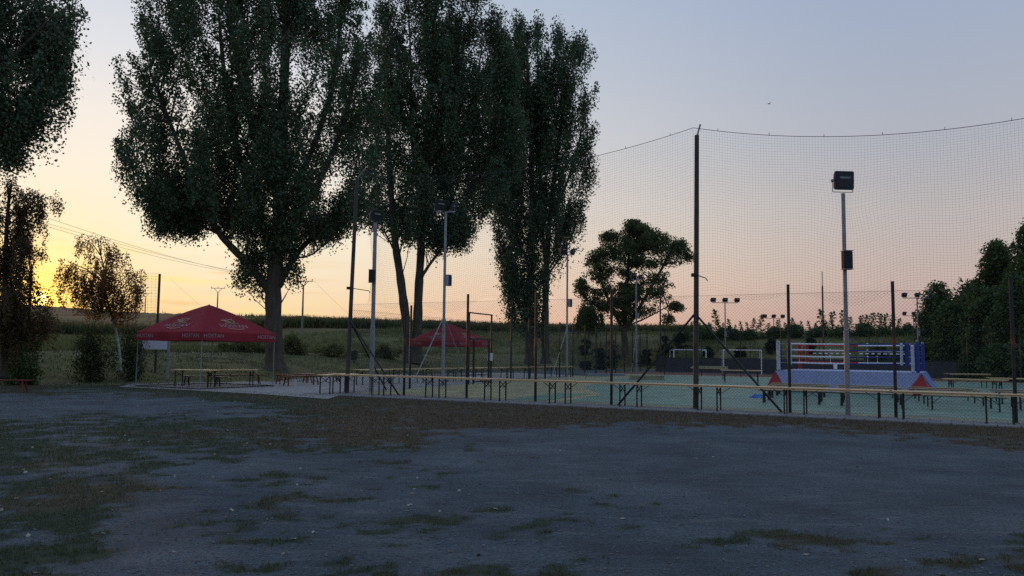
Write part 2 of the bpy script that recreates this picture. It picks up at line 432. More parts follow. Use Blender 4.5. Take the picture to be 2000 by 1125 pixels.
    fd = ramp(noise(.05, 5), [(.3, (.085, .062, .030)), (.7, (.12, .085, .04))])
    col = mix(ca.outputs[1], col, fd)
    L.new(col, b.inputs['Base Color'])
    bp = N.new('ShaderNodeBump'); bp.inputs['Strength'].default_value = 1.; bp.inputs['Distance'].default_value = .02
    L.new(noise(48., 5, .75), bp.inputs['Height'])
    b2 = N.new('ShaderNodeBump'); b2.inputs['Strength'].default_value = .6; b2.inputs['Distance'].default_value = .06
    L.new(noise(3.5, 4, .6), b2.inputs['Height']); L.new(bp.outputs[0], b2.inputs['Normal']); L.new(b2.outputs[0], b.inputs['Normal'])
    me.materials.append(m)
    o = bpy.data.objects.new('ground', me); COL.objects.link(o); tag(o, kind='structure')
build_ground()

# paving, pavers, court: thin sheets one above the other
PAV = [G(232, 756)[:2], G(300, 759)[:2], G(395, 764)[:2], G(520, 771)[:2], G(640, 780)[:2], C2(.6, -1.3), C2(0, .1), C2(0, 14), C2(0, 30),
       np.array([.5, 66.]), np.array([-5.5, 62.]), np.array([-11.6, 54.]), np.array([-12.6, 43.5]), np.array([-18, 38.2])]
tag(MB().sheet(PAV, .012).build('paving', M['paving']), kind='structure')
tag(MB().slab([C2(-1.2, -1.25), C2(32, -1.25), C2(32, .12), C2(-.4, .12)], -.05, .035).build('paver_path', M['paver']), kind='structure')
tag(MB().sheet([C2(.05, .12), C2(34, .12), C2(34, 38), C2(.05, 38)], .018).build('court_margin', M['tan']), kind='structure')
cs = MB()
cs.sheet([C2(9.0, 1.2), C2(34, .9), C2(34, 37), C2(4.2, 37), C2(4.2, 22), C2(6, 12), C2(9.0, 6)], .023)
cs.sheet([C2(7.0, .6), C2(8.4, .6), C2(8.4, 6), C2(7.0, 6)], .023)
tag(cs.build('court_surface', M['green']), kind='structure')
def line(pts, w, z=.028):
    mb = MB(); pts = [np.array(p, float) for p in pts]
    for a, b in zip(pts[:-1], pts[1:]):
        d = nrm(b - a); n = np.array([-d[1], d[0]]) * w / 2
        mb.sheet([a - n, b - n, b + n, a + n], z)
    return mb
lm = line([C2(17 + 9 * math.sin(t), 1.8 + 5.5 * (math.cos(t) - .15)) for t in np.linspace(-.2, 1.45, 22)], .06)
lm.v += line([C2(9.2, 1.9), C2(33, 1.5)], .06).v; k0 = lm.n; lm.f += [(k0, k0 + 1, k0 + 2, k0 + 3)]; lm.n += 4
k0 = lm.n; lm.v += line([C2(4.6, 36.4), C2(33, 36.4)], .08).v; lm.f += [(k0, k0 + 1, k0 + 2, k0 + 3)]; lm.n += 4
tag(lm.build('court_line', M['line']), kind='structure')
tag(MB().sheet([C2(-2, 38.2), C2(34, 38.2), C2(34, 47), C2(-2, 47)], .010).build('clay_court', M['clay']), kind='structure')

# ------------------------------------------------------------------ fences
def lattice(mb, p0, d, L, z0, z1, step, r, zfun=None):
    """diamond wire: straight wires both ways between z0 and z1"""
    Hh = z1 - z0
    for sg in (1, -1):
        k = -Hh if sg > 0 else 0.
        end = L if sg > 0 else L + Hh
        while k < end:
            # wire: s = k + sg*h, h in 0..Hh
            h0, h1 = 0., Hh
            if sg > 0: h0 = max(h0, -k); h1 = min(h1, L - k)
            else: h0 = max(h0, k - L); h1 = min(h1, k)
            if h1 - h0 > .02:
                a = np.array([*(p0 + d * (k + sg * h0)), z0 + h0]); b = np.array([*(p0 + d * (k + sg * h1)), z0 + h1])
                mb.tube([a, b], r, 3, False)
            k += step
    return mb

def sagtube(p, q, sag, r, n=14, sides=4):
    p = np.array(p, float); q = np.array(q, float)
    return [p + (q - p) * t - np.array([0, 0, sag * 4 * t * (1 - t)]) for t in np.linspace(0, 1, n)], r, sides

BAY = 2.777
# --- near side
nf = thing('court_fence', 'tall dark near side court fence of chain link with a high ball net', 'fence', (*A0, 0))
o0 = np.array([*A0, 0.])
tall_s = (0., 13.9, 27.77)
for i in range(11):
    s = i * BAY; p = C2(s)
    mb = MB()
    if i in (0, 5, 10):
        ht = 8.58
        top = np.array([p[0], p[1], ht])
        lean = np.array([.30, .0, 0]) if i == 0 else np.array([.16, 0, 0])
        mb.tube([(p[0], p[1], 0), top + lean * .6], [.085, .07], 10)
        tip = top + lean * .6 + (np.array([.34, -.1, .36]) if i == 0 else np.array([.10, -.06, .34]))
        arm = MB(); arm.tube([top + lean * .6 - np.array([0, 0, .05]), tip], .028, 6)
        o = mb.build('post', M['tall'], nf, o0); arm.build('post_tip', M['galv'], o, o0); tag(o, 'tall round post with a bent tip carrying the ball net')
        zb = 2.95
        for sg in ((1,) if i == 0 else (-1, 1)):
            b = MB(); q = C2(s + sg * 2.55); b.tube([(p[0], p[1], zb), (q[0], q[1], .03)], .035, 6); b.build('brace', M['black'], nf, o0)
        if i == 0:
            b = MB(); q = C2(0, 2.9); b.tube([(p[0], p[1], zb), (q[0], q[1], .03)], .035, 6); b.build('brace', M['black'], nf, o0)
        # climbing stub with collar
        b = MB(); zc = 4.15
        b.tube([(p[0], p[1], zc - .05), (p[0], p[1], zc + .05)], .12, 10)
        e = np.array([p[0] + (.78 if i == 0 else .33), p[1] - .05, zc - .10]); b.tube([(p[0] + .05, p[1], zc), e, e + np.array([.05, 0, -.09])], .016, 5)
        b.build('net_bracket', M['black'], nf, o0)
    else:
        mb.tube([(p[0], p[1], 0), (p[0], p[1], 3.75)], .046, 8); mb.tube([(p[0], p[1], 3.75), (p[0], p[1], 3.765)], .050, 8)
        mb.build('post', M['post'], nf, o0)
for i in range(10):
    mb = MB(); lattice(mb, C2(i * BAY + .05), DA, BAY - .1, .06, 3.5, .098, .0022)
    for z in (.06, 1.25, 2.4, 3.5): mb.tube([(*C2(i * BAY), z), (*C2((i + 1) * BAY), z - .0)], .0035, 4, False)
    mb.build('chain_link_panel', M['wire'], nf, o0)
# the ball net
def netpoint(s, v, a, b, sag, ends):
    u = (s - a) / (b - a)
    ztop = 8.78 - sag * 4 * u * (1 - u)
    zbot = 3.42 + .22 * math.sin(s * .9 + 1) * math.sin(u * math.pi) + (.14 * math.sin(s * 2.3))
    z = zbot + (ztop - zbot) * v
    ss = s
    if a < 1: ss = s + max(0, 1 - (s - a) / 2.) ** 2 * (.9 * (1 - abs(v - .25)) * (v < .97))
    n = .18 * math.sin(s * .8 + z) * math.sin(u * math.pi) * (1 - v)
    dz = 0
    if a > 1:                       # gathered where it is tied to the mast
        k = math.exp(-((s - 18.35) / .55) ** 2 - ((z - 6.0) / .6) ** 2)
        ss -= (s - 18.35) * .55 * k; dz = -.10 * k * (1 if z < 6 else .3)
    p = C2(ss) + DN * (n - .10)
    return (p[0], p[1], z + dz)
for a, b, sag in ((.35, 13.9, .72), (13.9, 27.77, .95)):
    mb = MB(); st = .082
    for v in np.arange(0, 1.0001, st / 5.0):
        mb.tube([netpoint(s, v, a, b, sag, 0) for s in np.linspace(a, b, 50)], .0017, 3, False)
    for s in np.arange(a, b + .01, st):
        mb.tube([netpoint(s, v, a, b, sag, 0) for v in np.linspace(0, 1, 15)], .0017, 3, False)
    for k in range(9):              # cord ends knotted to the cable
        s = a + (b - a) * (k + .5) / 9; q = netpoint(s, 1, a, b, sag, 0); mb.tube([q, (q[0], q[1], q[2] + .09)], .008, 4)
    mb.build('ball_net', M['net'], nf, o0)
    mb = MB(); mb.tube([np.array(netpoint(s, 1, a, b, sag, 0)) + np.array([0, 0, .012]) for s in np.linspace(a, b, 40)], .009, 5)
    mb.build('cable', M['cable'], nf, o0)

# --- left side
lf = thing('court_fence', 'chain link fence with gate along the left side of the court', 'fence', (*A0, 0))
lposts = [1.75, 4.85] + [8.0 + 2.8 * k for k in range(1, 16)]
for t in lposts:
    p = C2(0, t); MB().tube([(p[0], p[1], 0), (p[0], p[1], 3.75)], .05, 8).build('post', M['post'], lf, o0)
prev = .15
for t in lposts:
    mb = MB(); p = C2(0, prev); L = t - prev
    zb = 2.6 if abs(t - (8 + 2.8 * 2)) < .1 else .06
    lattice(mb, p + DB * .04, DB, L - .08, zb, 3.3, .17, .0028)
    for z in (zb, 2.3, 3.3):
        if z >= zb: mb.tube([(*C2(0, prev), z), (*C2(0, t), z)], .004, 4, False)
    mb.build('chain_link_panel', M['wire'], lf, o0); prev = t
# gate frame
g0, g1 = 11.4, 13.3
mb = MB()
for t in (g0, g1): mb.bar((*C2(0, t), 0), (*C2(0, t), 2.3), .11)
mb.bar((*C2(0, g0 - .5), 2.36), (*C2(0, g1 + .5), 2.36), .09); mb.bar((*C2(0, g0), .12), (*C2(0, g1), .12), .07)
mb.build('gate_frame', M['black'], lf, o0)
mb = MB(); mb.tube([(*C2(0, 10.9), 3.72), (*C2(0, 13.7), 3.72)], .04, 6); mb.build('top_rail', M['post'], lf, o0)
q = C2(0, 13.45); w = MB(); w.box((q[0], q[1] - .05, 1.42), (.30, .012, .42)); tag(w.build('notice_paper', M['paper'], lf, o0), 'white notice sheet')

# --- far side
P0 = C2(0, 50.8); FO = C2(4.5, 37.6)
ff = thing('court_fence', 'thin wire fence with slim posts along the far side of the court', 'fence', (*FO, 0))
of = np.array([*FO, 0.])
for k in range(12):
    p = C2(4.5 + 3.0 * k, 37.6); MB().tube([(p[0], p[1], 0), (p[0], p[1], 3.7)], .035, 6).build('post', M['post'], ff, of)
mb = MB(); lattice(mb, C2(4.5, 37.6), DA, 33, .1, 3.6, .26, .0035)
for z in (.1, 1.3, 2.5, 3.6): mb.tube([(*C2(4.5, 37.6), z), (*C2(37.5, 37.6), z)], .006, 4, False)
mb.build('chain_link_panel', M['wire'], ff, of)
for px, yt, Y in ((1290, 530, 73.), (1609, 530, 66.)):
    b = D(px, 700, Y); t = D(px, yt, Y); p = thing('net_post', 'slim dark post beside the broad feathery tree' if px < 1400 else 'slim dark post rising alone behind the boxing ring', 'post', (b[0], Y, 0), group='slim posts behind the court')
    MB().tube([(0, 0, 0), (0, 0, t[2] * .86)], [.085, .065], 8).build('shaft', M['tall'], p)
    MB().tube([(0, 0, t[2] * .86), (0, 0, t[2])], .03, 6).build('tip', M['tall'], p)
# low dark wind screen behind the goals
wa, wb = C2(1.5, 47.2), C2(33, 47.2)
ws = thing('wind_screen', 'low dark screen wall on posts behind the small goals', 'screen', (*wa, 0))
ow = np.array([*wa, 0.]); dw = nrm(wb - wa); Lw = np.linalg.norm(wb - wa)
mb = MB(); n = 64
V = []; 
for i in range(n + 1):
    p = wa + dw * Lw * i / n; off = DN * .03 * math.sin(i * 1.9)
    V += [(p[0] + off[0], p[1] + off[1], .05), (p[0] - off[0], p[1] - off[1], 1.32 + .02 * math.sin(i * .8))]
mb.add(V, [(2 * i, 2 * i + 2, 2 * i + 3, 2 * i + 1) for i in range(n)]); mb.build('cloth', M['windscreen'], ws, ow)
mb = MB(); mb.tube([(*wa, 1.36), (*wb, 1.36)], .02, 5); mb.build('rail', M['black'], ws, ow)
for i in range(12):
    p = wa + dw * Lw * i / 11 + DN * .08; MB().tube([(*p, 0), (*p, 3.0 if i % 2 else 1.5)], .03, 6).build('post', M['black'], ws, ow)
# blue banner at the right end
bp = D(1985, 735, 58.); t = thing('banner', 'bright blue banner on the fence at the right edge', 'banner', (bp[0], bp[1], 0))
MB().box((.3, 0, .85), (1.7, .02, .95)).build('sheet', M['banner'], t)
for x in (-.5, 1.1): MB().tube([(x, .06, 0), (x, .06, 1.5)], .03, 6).build('post', M['black'], t)

# --- net far left
na = D(312, 535, 41.5); nb = D(62, 517, 41.5)
lz = tzf(na[0], na[1])
ln = thing('ball_net', 'loose square-mesh net hung from a dark post behind the small birch', 'net', (na[0], na[1], lz))
ol = np.array([na[0], na[1], lz])
MB().tube([(na[0], na[1], lz - .1), (na[0], na[1], na[2])], .065, 8).build('post', M['tall'], ln, ol)
zb2 = tzf(nb[0], nb[1]); MB().tube([(nb[0], nb[1], zb2 - .1), (nb[0], nb[1], nb[2])], .065, 8).build('post', M['tall'], ln, ol)
mb = MB(); ztop = lambda u: na[2] + (nb[2] - na[2]) * u - .9 * u * (1 - u) + .06 * abs(math.sin(u * 18)) ; zlo = lambda u: 3.35
for v in np.linspace(0, 1, 16):
    mb.tube([(na[0] + (nb[0] - na[0]) * u, na[1] + .05 * math.sin(u * 9 + v * 4), zlo(u) + (ztop(u) - zlo(u)) * v) for u in np.linspace(0, 1, 40)], .0045, 3, False)
for u in np.linspace(0, 1, 36):
    mb.tube([(na[0] + (nb[0] - na[0]) * u, na[1] + .05 * math.sin(u * 9 + v * 4), zlo(u) + (ztop(u) - zlo(u)) * v) for v in np.linspace(0, 1, 8)], .0045, 3, False)
mb.build('mesh', M['net'], ln, ol)

# ------------------------------------------------------------------ floodlight masts
def flood(parent, pos, yaw, tilt, w=.52, h=.50, dp=.26):
    """a boxy floodlight: rounded housing, glass, rear fins, yoke; facing local -Y before yaw/tilt"""
    cy, sy, ct, stt = math.cos(yaw), math.sin(yaw), math.cos(tilt), math.sin(tilt)
    def X(p):
        x, y, z = p; y, z = y * ct - z * stt, y * stt + z * ct
        return (pos[0] + x * cy - y * sy, pos[1] + x * sy + y * cy, pos[2] + z)
    mb = MB(); ws_, hs = w / 2, h / 2
    ring = lambda y, k: [(-ws_ * k + .03, y, -hs * k), (ws_ * k - .03, y, -hs * k), (ws_ * k, y, -hs * k + .03), (ws_ * k, y, hs * k - .03), (ws_ * k - .03, y, hs * k), (-ws_ * k + .03, y, hs * k), (-ws_ * k, y, hs * k - .03), (-ws_ * k, y, -hs * k + .03)]
    V = []; 
    for y, k in ((-dp / 2, 1), (-dp / 2 + .05, 1.03), (-dp / 2 + .07, .97), (dp / 4, .86), (dp / 2, .62)): V += ring(y, k)
    Fs = [tuple(range(8)), tuple(range(39, 31, -1))] + [(l * 8 + i, l * 8 + 8 + i, l * 8 + 8 + (i + 1) % 8, l * 8 + (i + 1) % 8) for l in range(4) for i in range(8)]
    mb.add([X(v) for v in V], Fs)
    for i in range(5):
        x = -w * .3 + w * .15 * i; mb.add([X(v) for v in ((x, dp * .3, -h * .3), (x, dp * .62, -h * .22), (x, dp * .62, h * .22), (x, dp * .3, h * .3), (x + .015, dp * .3, -h * .3), (x + .015, dp * .62, -h * .22), (x + .015, dp * .62, h * .22), (x + .015, dp * .3, h * .3))],
                                          [(0, 1, 2, 3), (7, 6, 5, 4), (0, 4, 5, 1), (1, 5, 6, 2), (2, 6, 7, 3)])
    o = mb.build('floodlight', M['lampbody'], parent)
    g = MB(); y = -dp / 2 - .004; g.add([X(v) for v in ((-ws_ * .86, y, -hs * .8), (ws_ * .86, y, -hs * .8), (ws_ * .86, y, hs * .8), (-ws_ * .86, y, hs * .8))], [(0, 1, 2, 3)])
    g.build('glass', M['glass'], o)
    rf = MB()
    for zz in (.10, -.02): 
        a = X((-ws_ * .55, y - .004, hs * .8 * (zz + .28))); b = X((ws_ * .62, y - .004, hs * .8 * (zz + .28))); rf.bar(a, b, .02, .02 if zz < 0 else .05)
    rf.build('lamp_tube', M['grey'], o)
    yk = MB(); zz = -h * .62
    for sx in (-1, 1):
        yk.bar(X((sx * (ws_ + .02), 0, 0)), (X((sx * (ws_ + .02), 0, 0))[0], X((sx * (ws_ + .02), 0, 0))[1], pos[2] + zz), .03, .012)
        c = X((sx * (ws_ + .01), 0, 0)); e = X((sx * (ws_ + .05), 0, 0)); yk.tube([c, e], .05, 8)
    a = X((-ws_ - .02, 0, 0)); b = X((ws_ + .02, 0, 0)); yk.bar((a[0], a[1], pos[2] + zz), (b[0], b[1], pos[2] + zz), .03, .014)
    yk.build('yoke', M['grey'], o)
    return o
def speaker(parent, pos, yaw, light=False, w=.26, h=.5):
    b = MB(); b.box(pos, (w, .20, h), yaw, .02); o = b.build('loudspeaker', M['speakerg' if light else 'speaker'], parent)
    c, s = math.cos(yaw), math.sin(yaw)
    gb = MB(); gb.box((pos[0] + s * .104, pos[1] - c * .104, pos[2]), (w * .86, .012, h * .9), yaw); gb.build('grille', M['speaker'], o)
    for zz in (h / 2 + .012, -h / 2 - .012): MB().box((pos[0], pos[1], pos[2] + zz), (w + .02, .22, .022), yaw).build('end_plate', M['grey'], o)
def mast(base, label, ht, lamps, spk=None, r=.06, arm=0., armyaw=0., braces=(), light=False):
    p = thing('floodlight_mast', label, 'floodlight', base, group='floodlight masts round the court')
    MB().tube([(0, 0, 0), (0, 0, ht * .38), (0, 0, ht * .385), (0, 0, ht)], [r * 1.18, r * 1.18, r, r * .9], 10).build('pole', M['galv'], p)
    if arm:
        c, s = math.cos(armyaw), math.sin(armyaw)
        MB().bar((-c * arm, -s * arm, ht + .03), (c * arm, s * arm, ht + .03), .06).build('crossarm', M['galv'], p)
    for pos, yaw, tilt, sc in lamps: flood(p, pos, yaw, tilt, .52 * sc, (.50 if sc > 1 else .42) * sc, .26 * sc)
    if spk: speaker(p, spk[0], spk[1], light)
    for q in braces: MB().tube([(0, 0, ht * .4), q], .028, 6).build('brace', M['galv'], p)
    return p
# the lone mast at the near right
b = C2(18.22, .22); zt = 6.38
mast((b[0], b[1], 0), 'grey mast with one black floodlight standing in front of the boxing ring', zt, [((-.02, -.02, zt + .36), .06, .06, 1.06)], ((0, -.17, 4.42), .06))
# by the near left corner
b = G(725, 766); zt = 7.0
mast((b[0], b[1], 0), 'grey mast with one floodlight at the left corner of the court fence', zt, [((-.02, 0, zt + .32), .85, .25, 1.0)], ((-.05, -.16, 4.75), -.1), r=.085)
for t, lab, n in ((8.0, 'grey braced mast with two floodlights in front of the double-trunked poplar', 2), (26.3, 'grey braced mast with floodlights beside the right-hand poplar', 2), (45.8, 'thin grey mast hidden in front of the broad feathery tree', 2)):
    b = C2(0, t); zt = 8.5
    q1 = C2(0, t - 3.1) - b; q2 = C2(0, t + 3.1) - b
    mast((b[0], b[1], 0), lab, zt, [((-.30, -.15, zt + .34), .55, .22, 1.05), ((.38, .15, zt + .30), 1.75, .2, 1.0)],
         ((.20, -.05, 5.15), .9) if t < 46 else None, r=.07, arm=.5, armyaw=-.35, braces=[(q1[0], q1[1], 0), (q2[0], q2[1], 0)] if t < 40 else [(q1[0] * .6, q1[1] * .6, 0)], light=True)
# three-lamp masts on the far courts
for px, yt, Y, lab, sp_, sc in ((1416, 592, 77., 'three-lamp mast behind the two small goals', True, .95), (1511, 622, 102., 'farthest three-lamp mast left of the boxing ring', False, 1.0),
                            (1791, 583, 71., 'taller three-lamp mast in front of the dark trees on the right', True, .95), (1784, 617, 100., 'small far three-lamp mast in front of the dark trees on the right', False, 1.0)):
    q = D(px, yt, Y); zb_ = tzf(q[0], q[1]); ht = q[2] - zb_
    yw = .15 if px < 1700 else .5
    lam = [((dx * math.cos(.05), 0, ht + .33), yw * (1 + dx * .3), .35, sc) for dx in (-1.15, 0, 1.15)]
    mast((q[0], q[1], zb_), lab, ht, lam, ((.16, -.08, ht * .55), .3) if sp_ else None, r=.06, arm=1.25, light=True)

# ------------------------------------------------------------------ beer tables and benches
def table_proto(label, L=2.44, W=.5, top='wood'):
    t = thing('beer_table', label, 'table')
    b = MB(); b.box((0, 0, .735), (L, W, .028), 0, .006)
    for sy in (-1, 1): b.box((0, sy * (W / 2 - .03), .705), (L - .1, .022, .03))
    b.build('tabletop', M[top], t)
    for sx in (-1, 1):
        x = sx * (L / 2 - .27)
        for sy in (-1, 1):
            l = MB(); l.bar((x, sy * (W / 2 - .04), .0), (x, sy * (W / 2 - .04), .70), .036); l.bar((x, sy * (W / 2 - .04) - .04 * sy, .012), (x, sy * (W / 2 - .04) + .02 * sy, .012), .034, .022)
            l.build('leg', M['legs'], t)
        k = MB(); k.bar((x + .012, -W / 2 + .04, .66), (x + .012, W / 2 - .04, .42), .024, .014); k.bar((x - .012, W / 2 - .04, .66), (x - .012, -W / 2 + .04, .42), .024, .014)
        k.bar((x, -W / 2 + .04, .695), (x, W / 2 - .04, .695), .03); k.build('cross_brace', M['legs'], t)
        k = MB(); k.bar((x, 0, .46), (x - sx * .36, 0, .70), .024, .014); k.build('strut', M['legs'], t)
    return t
def bench_proto(label, L=2.44, W=.27, top='oldwood', leg='legs', aframe=False):
    t = thing('beer_bench', label, 'bench')
    b = MB(); b.box((0, 0, .452), (L, W, .026), 0, .006); b.box((0, 0, .425), (L - .2, .06, .026)); b.build('seat', M[top], t)
    for sx in (-1, 1):
        x = sx * (L / 2 - .30); l = MB()
        for sy in (-1, 1):
            xo = .07 * sx if aframe else 0
            l.bar((x + xo, sy * .15, 0), (x, sy * .085, .44), .045)
        l.bar((x, -.14, .16), (x, .14, .16), .022); l.bar((x, -.1, .425), (x, .1, .425), .03)
        l.bar((x, 0, .2), (x - sx * .26, 0, .42), .02)
        l.build('leg_frame', M[leg], t)
    return t
ORD = ['first', 'second', 'third', 'fourth', 'fifth', 'sixth', 'seventh', 'eighth', 'ninth', 'tenth', 'eleventh', 'twelfth']
AYAW = math.atan2(DA[1], DA[0]); BYAW = math.atan2(DB[1], DB[0])
tp = table_proto('x')
def place(proto, first, x, y, yaw, label, group, z=0.):
    o = proto if first[0] else copy_tree(proto); first[0] = False
    o.location = (float(x), float(y), float(z)); o.rotation_euler = (0, 0, yaw); o['label'] = label; o['group'] = group
    return o
ft = [True]
for i in range(10):
    s = -.35 + 1.235 + 2.465 * i; p = C2(s) - DN * .50
    lab = 'pale beer table on the pavers, %s from left in the long row outside the fence' % ORD[i]
    place(tp, ft, p[0] + random.uniform(-.02, .02), p[1] + random.uniform(-.03, .03), AYAW + random.uniform(-.012, .012), lab, 'beer tables in the long row along the fence', .036)
# turned one at the left end
p = G(648, 772); place(tp, ft, p[0] - .05, p[1] + 1.2, BYAW + .10, 'pale beer table turned end-on at the left end of the long row', 'beer tables set at odd angles', .013)
# row along the left side of the court
qa, qb = np.array([-7.6, 39.2]), np.array([4.9, 57.5]); dq = nrm(qb - qa); nq = 8
for i in range(nq):
    p = qa + dq * (1.25 + 2.62 * i)
    place(tp, ft, p[0], p[1], math.atan2(dq[1], dq[0]), 'beer table %s from near end in the row beside the left court fence' % ORD[i], 'beer tables in the row along the left court side', .013)
# under the near tent
p = G(372, 757); place(tp, ft, p[0] - .1, p[1] + .7, AYAW - .02 + .12, 'left beer table under the near red tent', 'beer tables under the near tent', .013)
p = G(442, 755); place(tp, ft, p[0] + .0, p[1] + .55, math.atan2(.60, .80), 'right beer table under the near red tent, set at an angle', 'beer tables under the near tent', .013)
# on the court
for px, py, yaw, lab in ((1385, 741, -.1, 'beer table loaded with folded boards in front of the left goal'), (1448, 748, -.2, 'small low-looking beer table standing alone left of the boxing ring'),
                         (1890, 757, .05, 'beer table right of the boxing ring, nearest to its blue skirt'), (1905, 776, -.75, 'beer table turned lengthwise right of the boxing ring'), (1988, 772, -.2, 'beer table right of the boxing ring at the right edge')):
    p = G(px, py); place(tp, ft, p[0], p[1], yaw, lab, 'beer tables on the court', .023)
    if px == 1385:
        k = thing('board_stack', 'flat stack of boards lying on the beer table in front of the left goal', 'boards', (p[0], p[1], .772), -.1)
        for i in range(3): MB().box((.03 * i, .02 * i, .02 + i * .042), (2.35, .46, .034), .02 * i, .005).build('board', M['timber'], k)
# wooden benches in front of the ring
bp_ = bench_proto('x'); fb_ = [True]
cols = [16.35, 18.95, 21.6, 24.3]
for r_ in range(5):
    for c_, s0 in enumerate(cols):
        t_ = 4.9 + r_ * 1.75 - .10 * c_; p = C2(s0, t_)
        lab = 'bench before the boxing ring, %s row from the near fence, %s from left' % (ORD[r_], ORD[c_])
        place(bp_, fb_, p[0] + random.uniform(-.05, .05), p[1] + random.uniform(-.04, .04), AYAW + random.uniform(-.03, .03), lab, 'benches in rows before the boxing ring', .023)
p = G(330 + 30, 757); place(bp_, fb_, p[0] + .2, p[1] + 1.45, AYAW + .10, 'pale wooden bench behind the left table under the near tent', 'single pale benches')
# red-brown benches
rb = bench_proto('x', 2.5, .27, 'redwood', 'redleg', True); fr = [True]
for a, b, lab in (((437, 751), (492, 750), 'red-brown bench behind the tables under the near tent'), ((527, 752), (618, 747), 'red-brown bench on the paving, nearest to the near tent'), ((563, 755), (612, 751), 'red-brown bench lying nearest to the yard between tent and tables'),
                  ((600, 748), (655, 746), 'red-brown bench farthest back on the paving beside the bin')):
    a = G(*a); b = G(*b); c = (a + b) / 2; place(rb, fr, c[0], c[1], math.atan2(b[1] - a[1], b[0] - a[0]) * .8, lab, 'red-brown benches on the paving', .013)
a = G(-6, 766); place(rb, fr, a[0], a[1], .05, 'red-brown bench cut by the left edge of the view', 'red-brown benches on the paving', 0)
# folded sets lying on the court
p = G(1262, 742); k = thing('board_stack', 'low stack of folded tables lying on the court by the long fence brace', 'boards', (p[0], p[1], .024), -.15)
for i in range(4): MB().box((.06 * (i % 2), .04 * i, .03 + i * .07), (2.3 - .1 * (i % 2), .5, .055), .03 * (i % 3), .008).build('board', M['timber'], k)
p = G(1180, 735); k = thing('board_stack', 'flat grey boards lying at the left edge of the court', 'boards', (p[0], p[1], .024), .5)
for i in range(2): MB().box((.05 * i, .04 * i, .04 + i * .09), (3.4, .7, .075), .03 * i, .008).build('board', M['grey'], k)
p = G(1480, 778); k = MB(); n = 14
V = [(p[0] + .30 * math.cos(t) * (1 + .25 * math.sin(3 * t)), p[1] + .2 * math.sin(t), .026) for t in np.linspace(0, 2 * math.pi, n, False)] + [(p[0] + .17 * math.cos(t), p[1] + .10 * math.sin(t), .13 + .05 * math.sin(2 * t)) for t in np.linspace(0, 2 * math.pi, n, False)]
k.add(V, [(i, (i + 1) % n, n + (i + 1) % n, n + i) for i in range(n)] + [tuple(range(n, 2 * n))])
tag(k.build('tarpaulin', M['blueapron']), 'crumpled blue sheet lying on the court left of the boxing ring', 'tarpaulin')

# ------------------------------------------------------------------ tents
def text_mb(s, size, offset=0.):
    cu = bpy.data.curves.new('t', 'FONT'); cu.body = s; cu.size = size; cu.align_x = 'CENTER'; cu.align_y = 'CENTER'; cu.offset = offset; cu.resolution_u = 3
    o = bpy.data.objects.new('t', cu); COL.objects.link(o); dg = bpy.context.evaluated_depsgraph_get(); dg.update()
    me = bpy.data.meshes.new_from_object(o.evaluated_get(dg))
    V = np.array([v.co for v in me.vertices]); Fs = [tuple(p.vertices) for p in me.polygons]
    bpy.data.objects.remove(o); bpy.data.curves.remove(cu); bpy.data.meshes.remove(me)
    V[:, 0] *= 1.15
    return V, Fs
TW, TD = 4.2, 4.1; EAVE, VAL, PEAK = 2.40, 2.03, 3.72
def roofz(k): return EAVE + (PEAK - EAVE) * (1 - k) + .05 * math.sin(math.pi * k) - (.05 * (1 - k) ** 6)
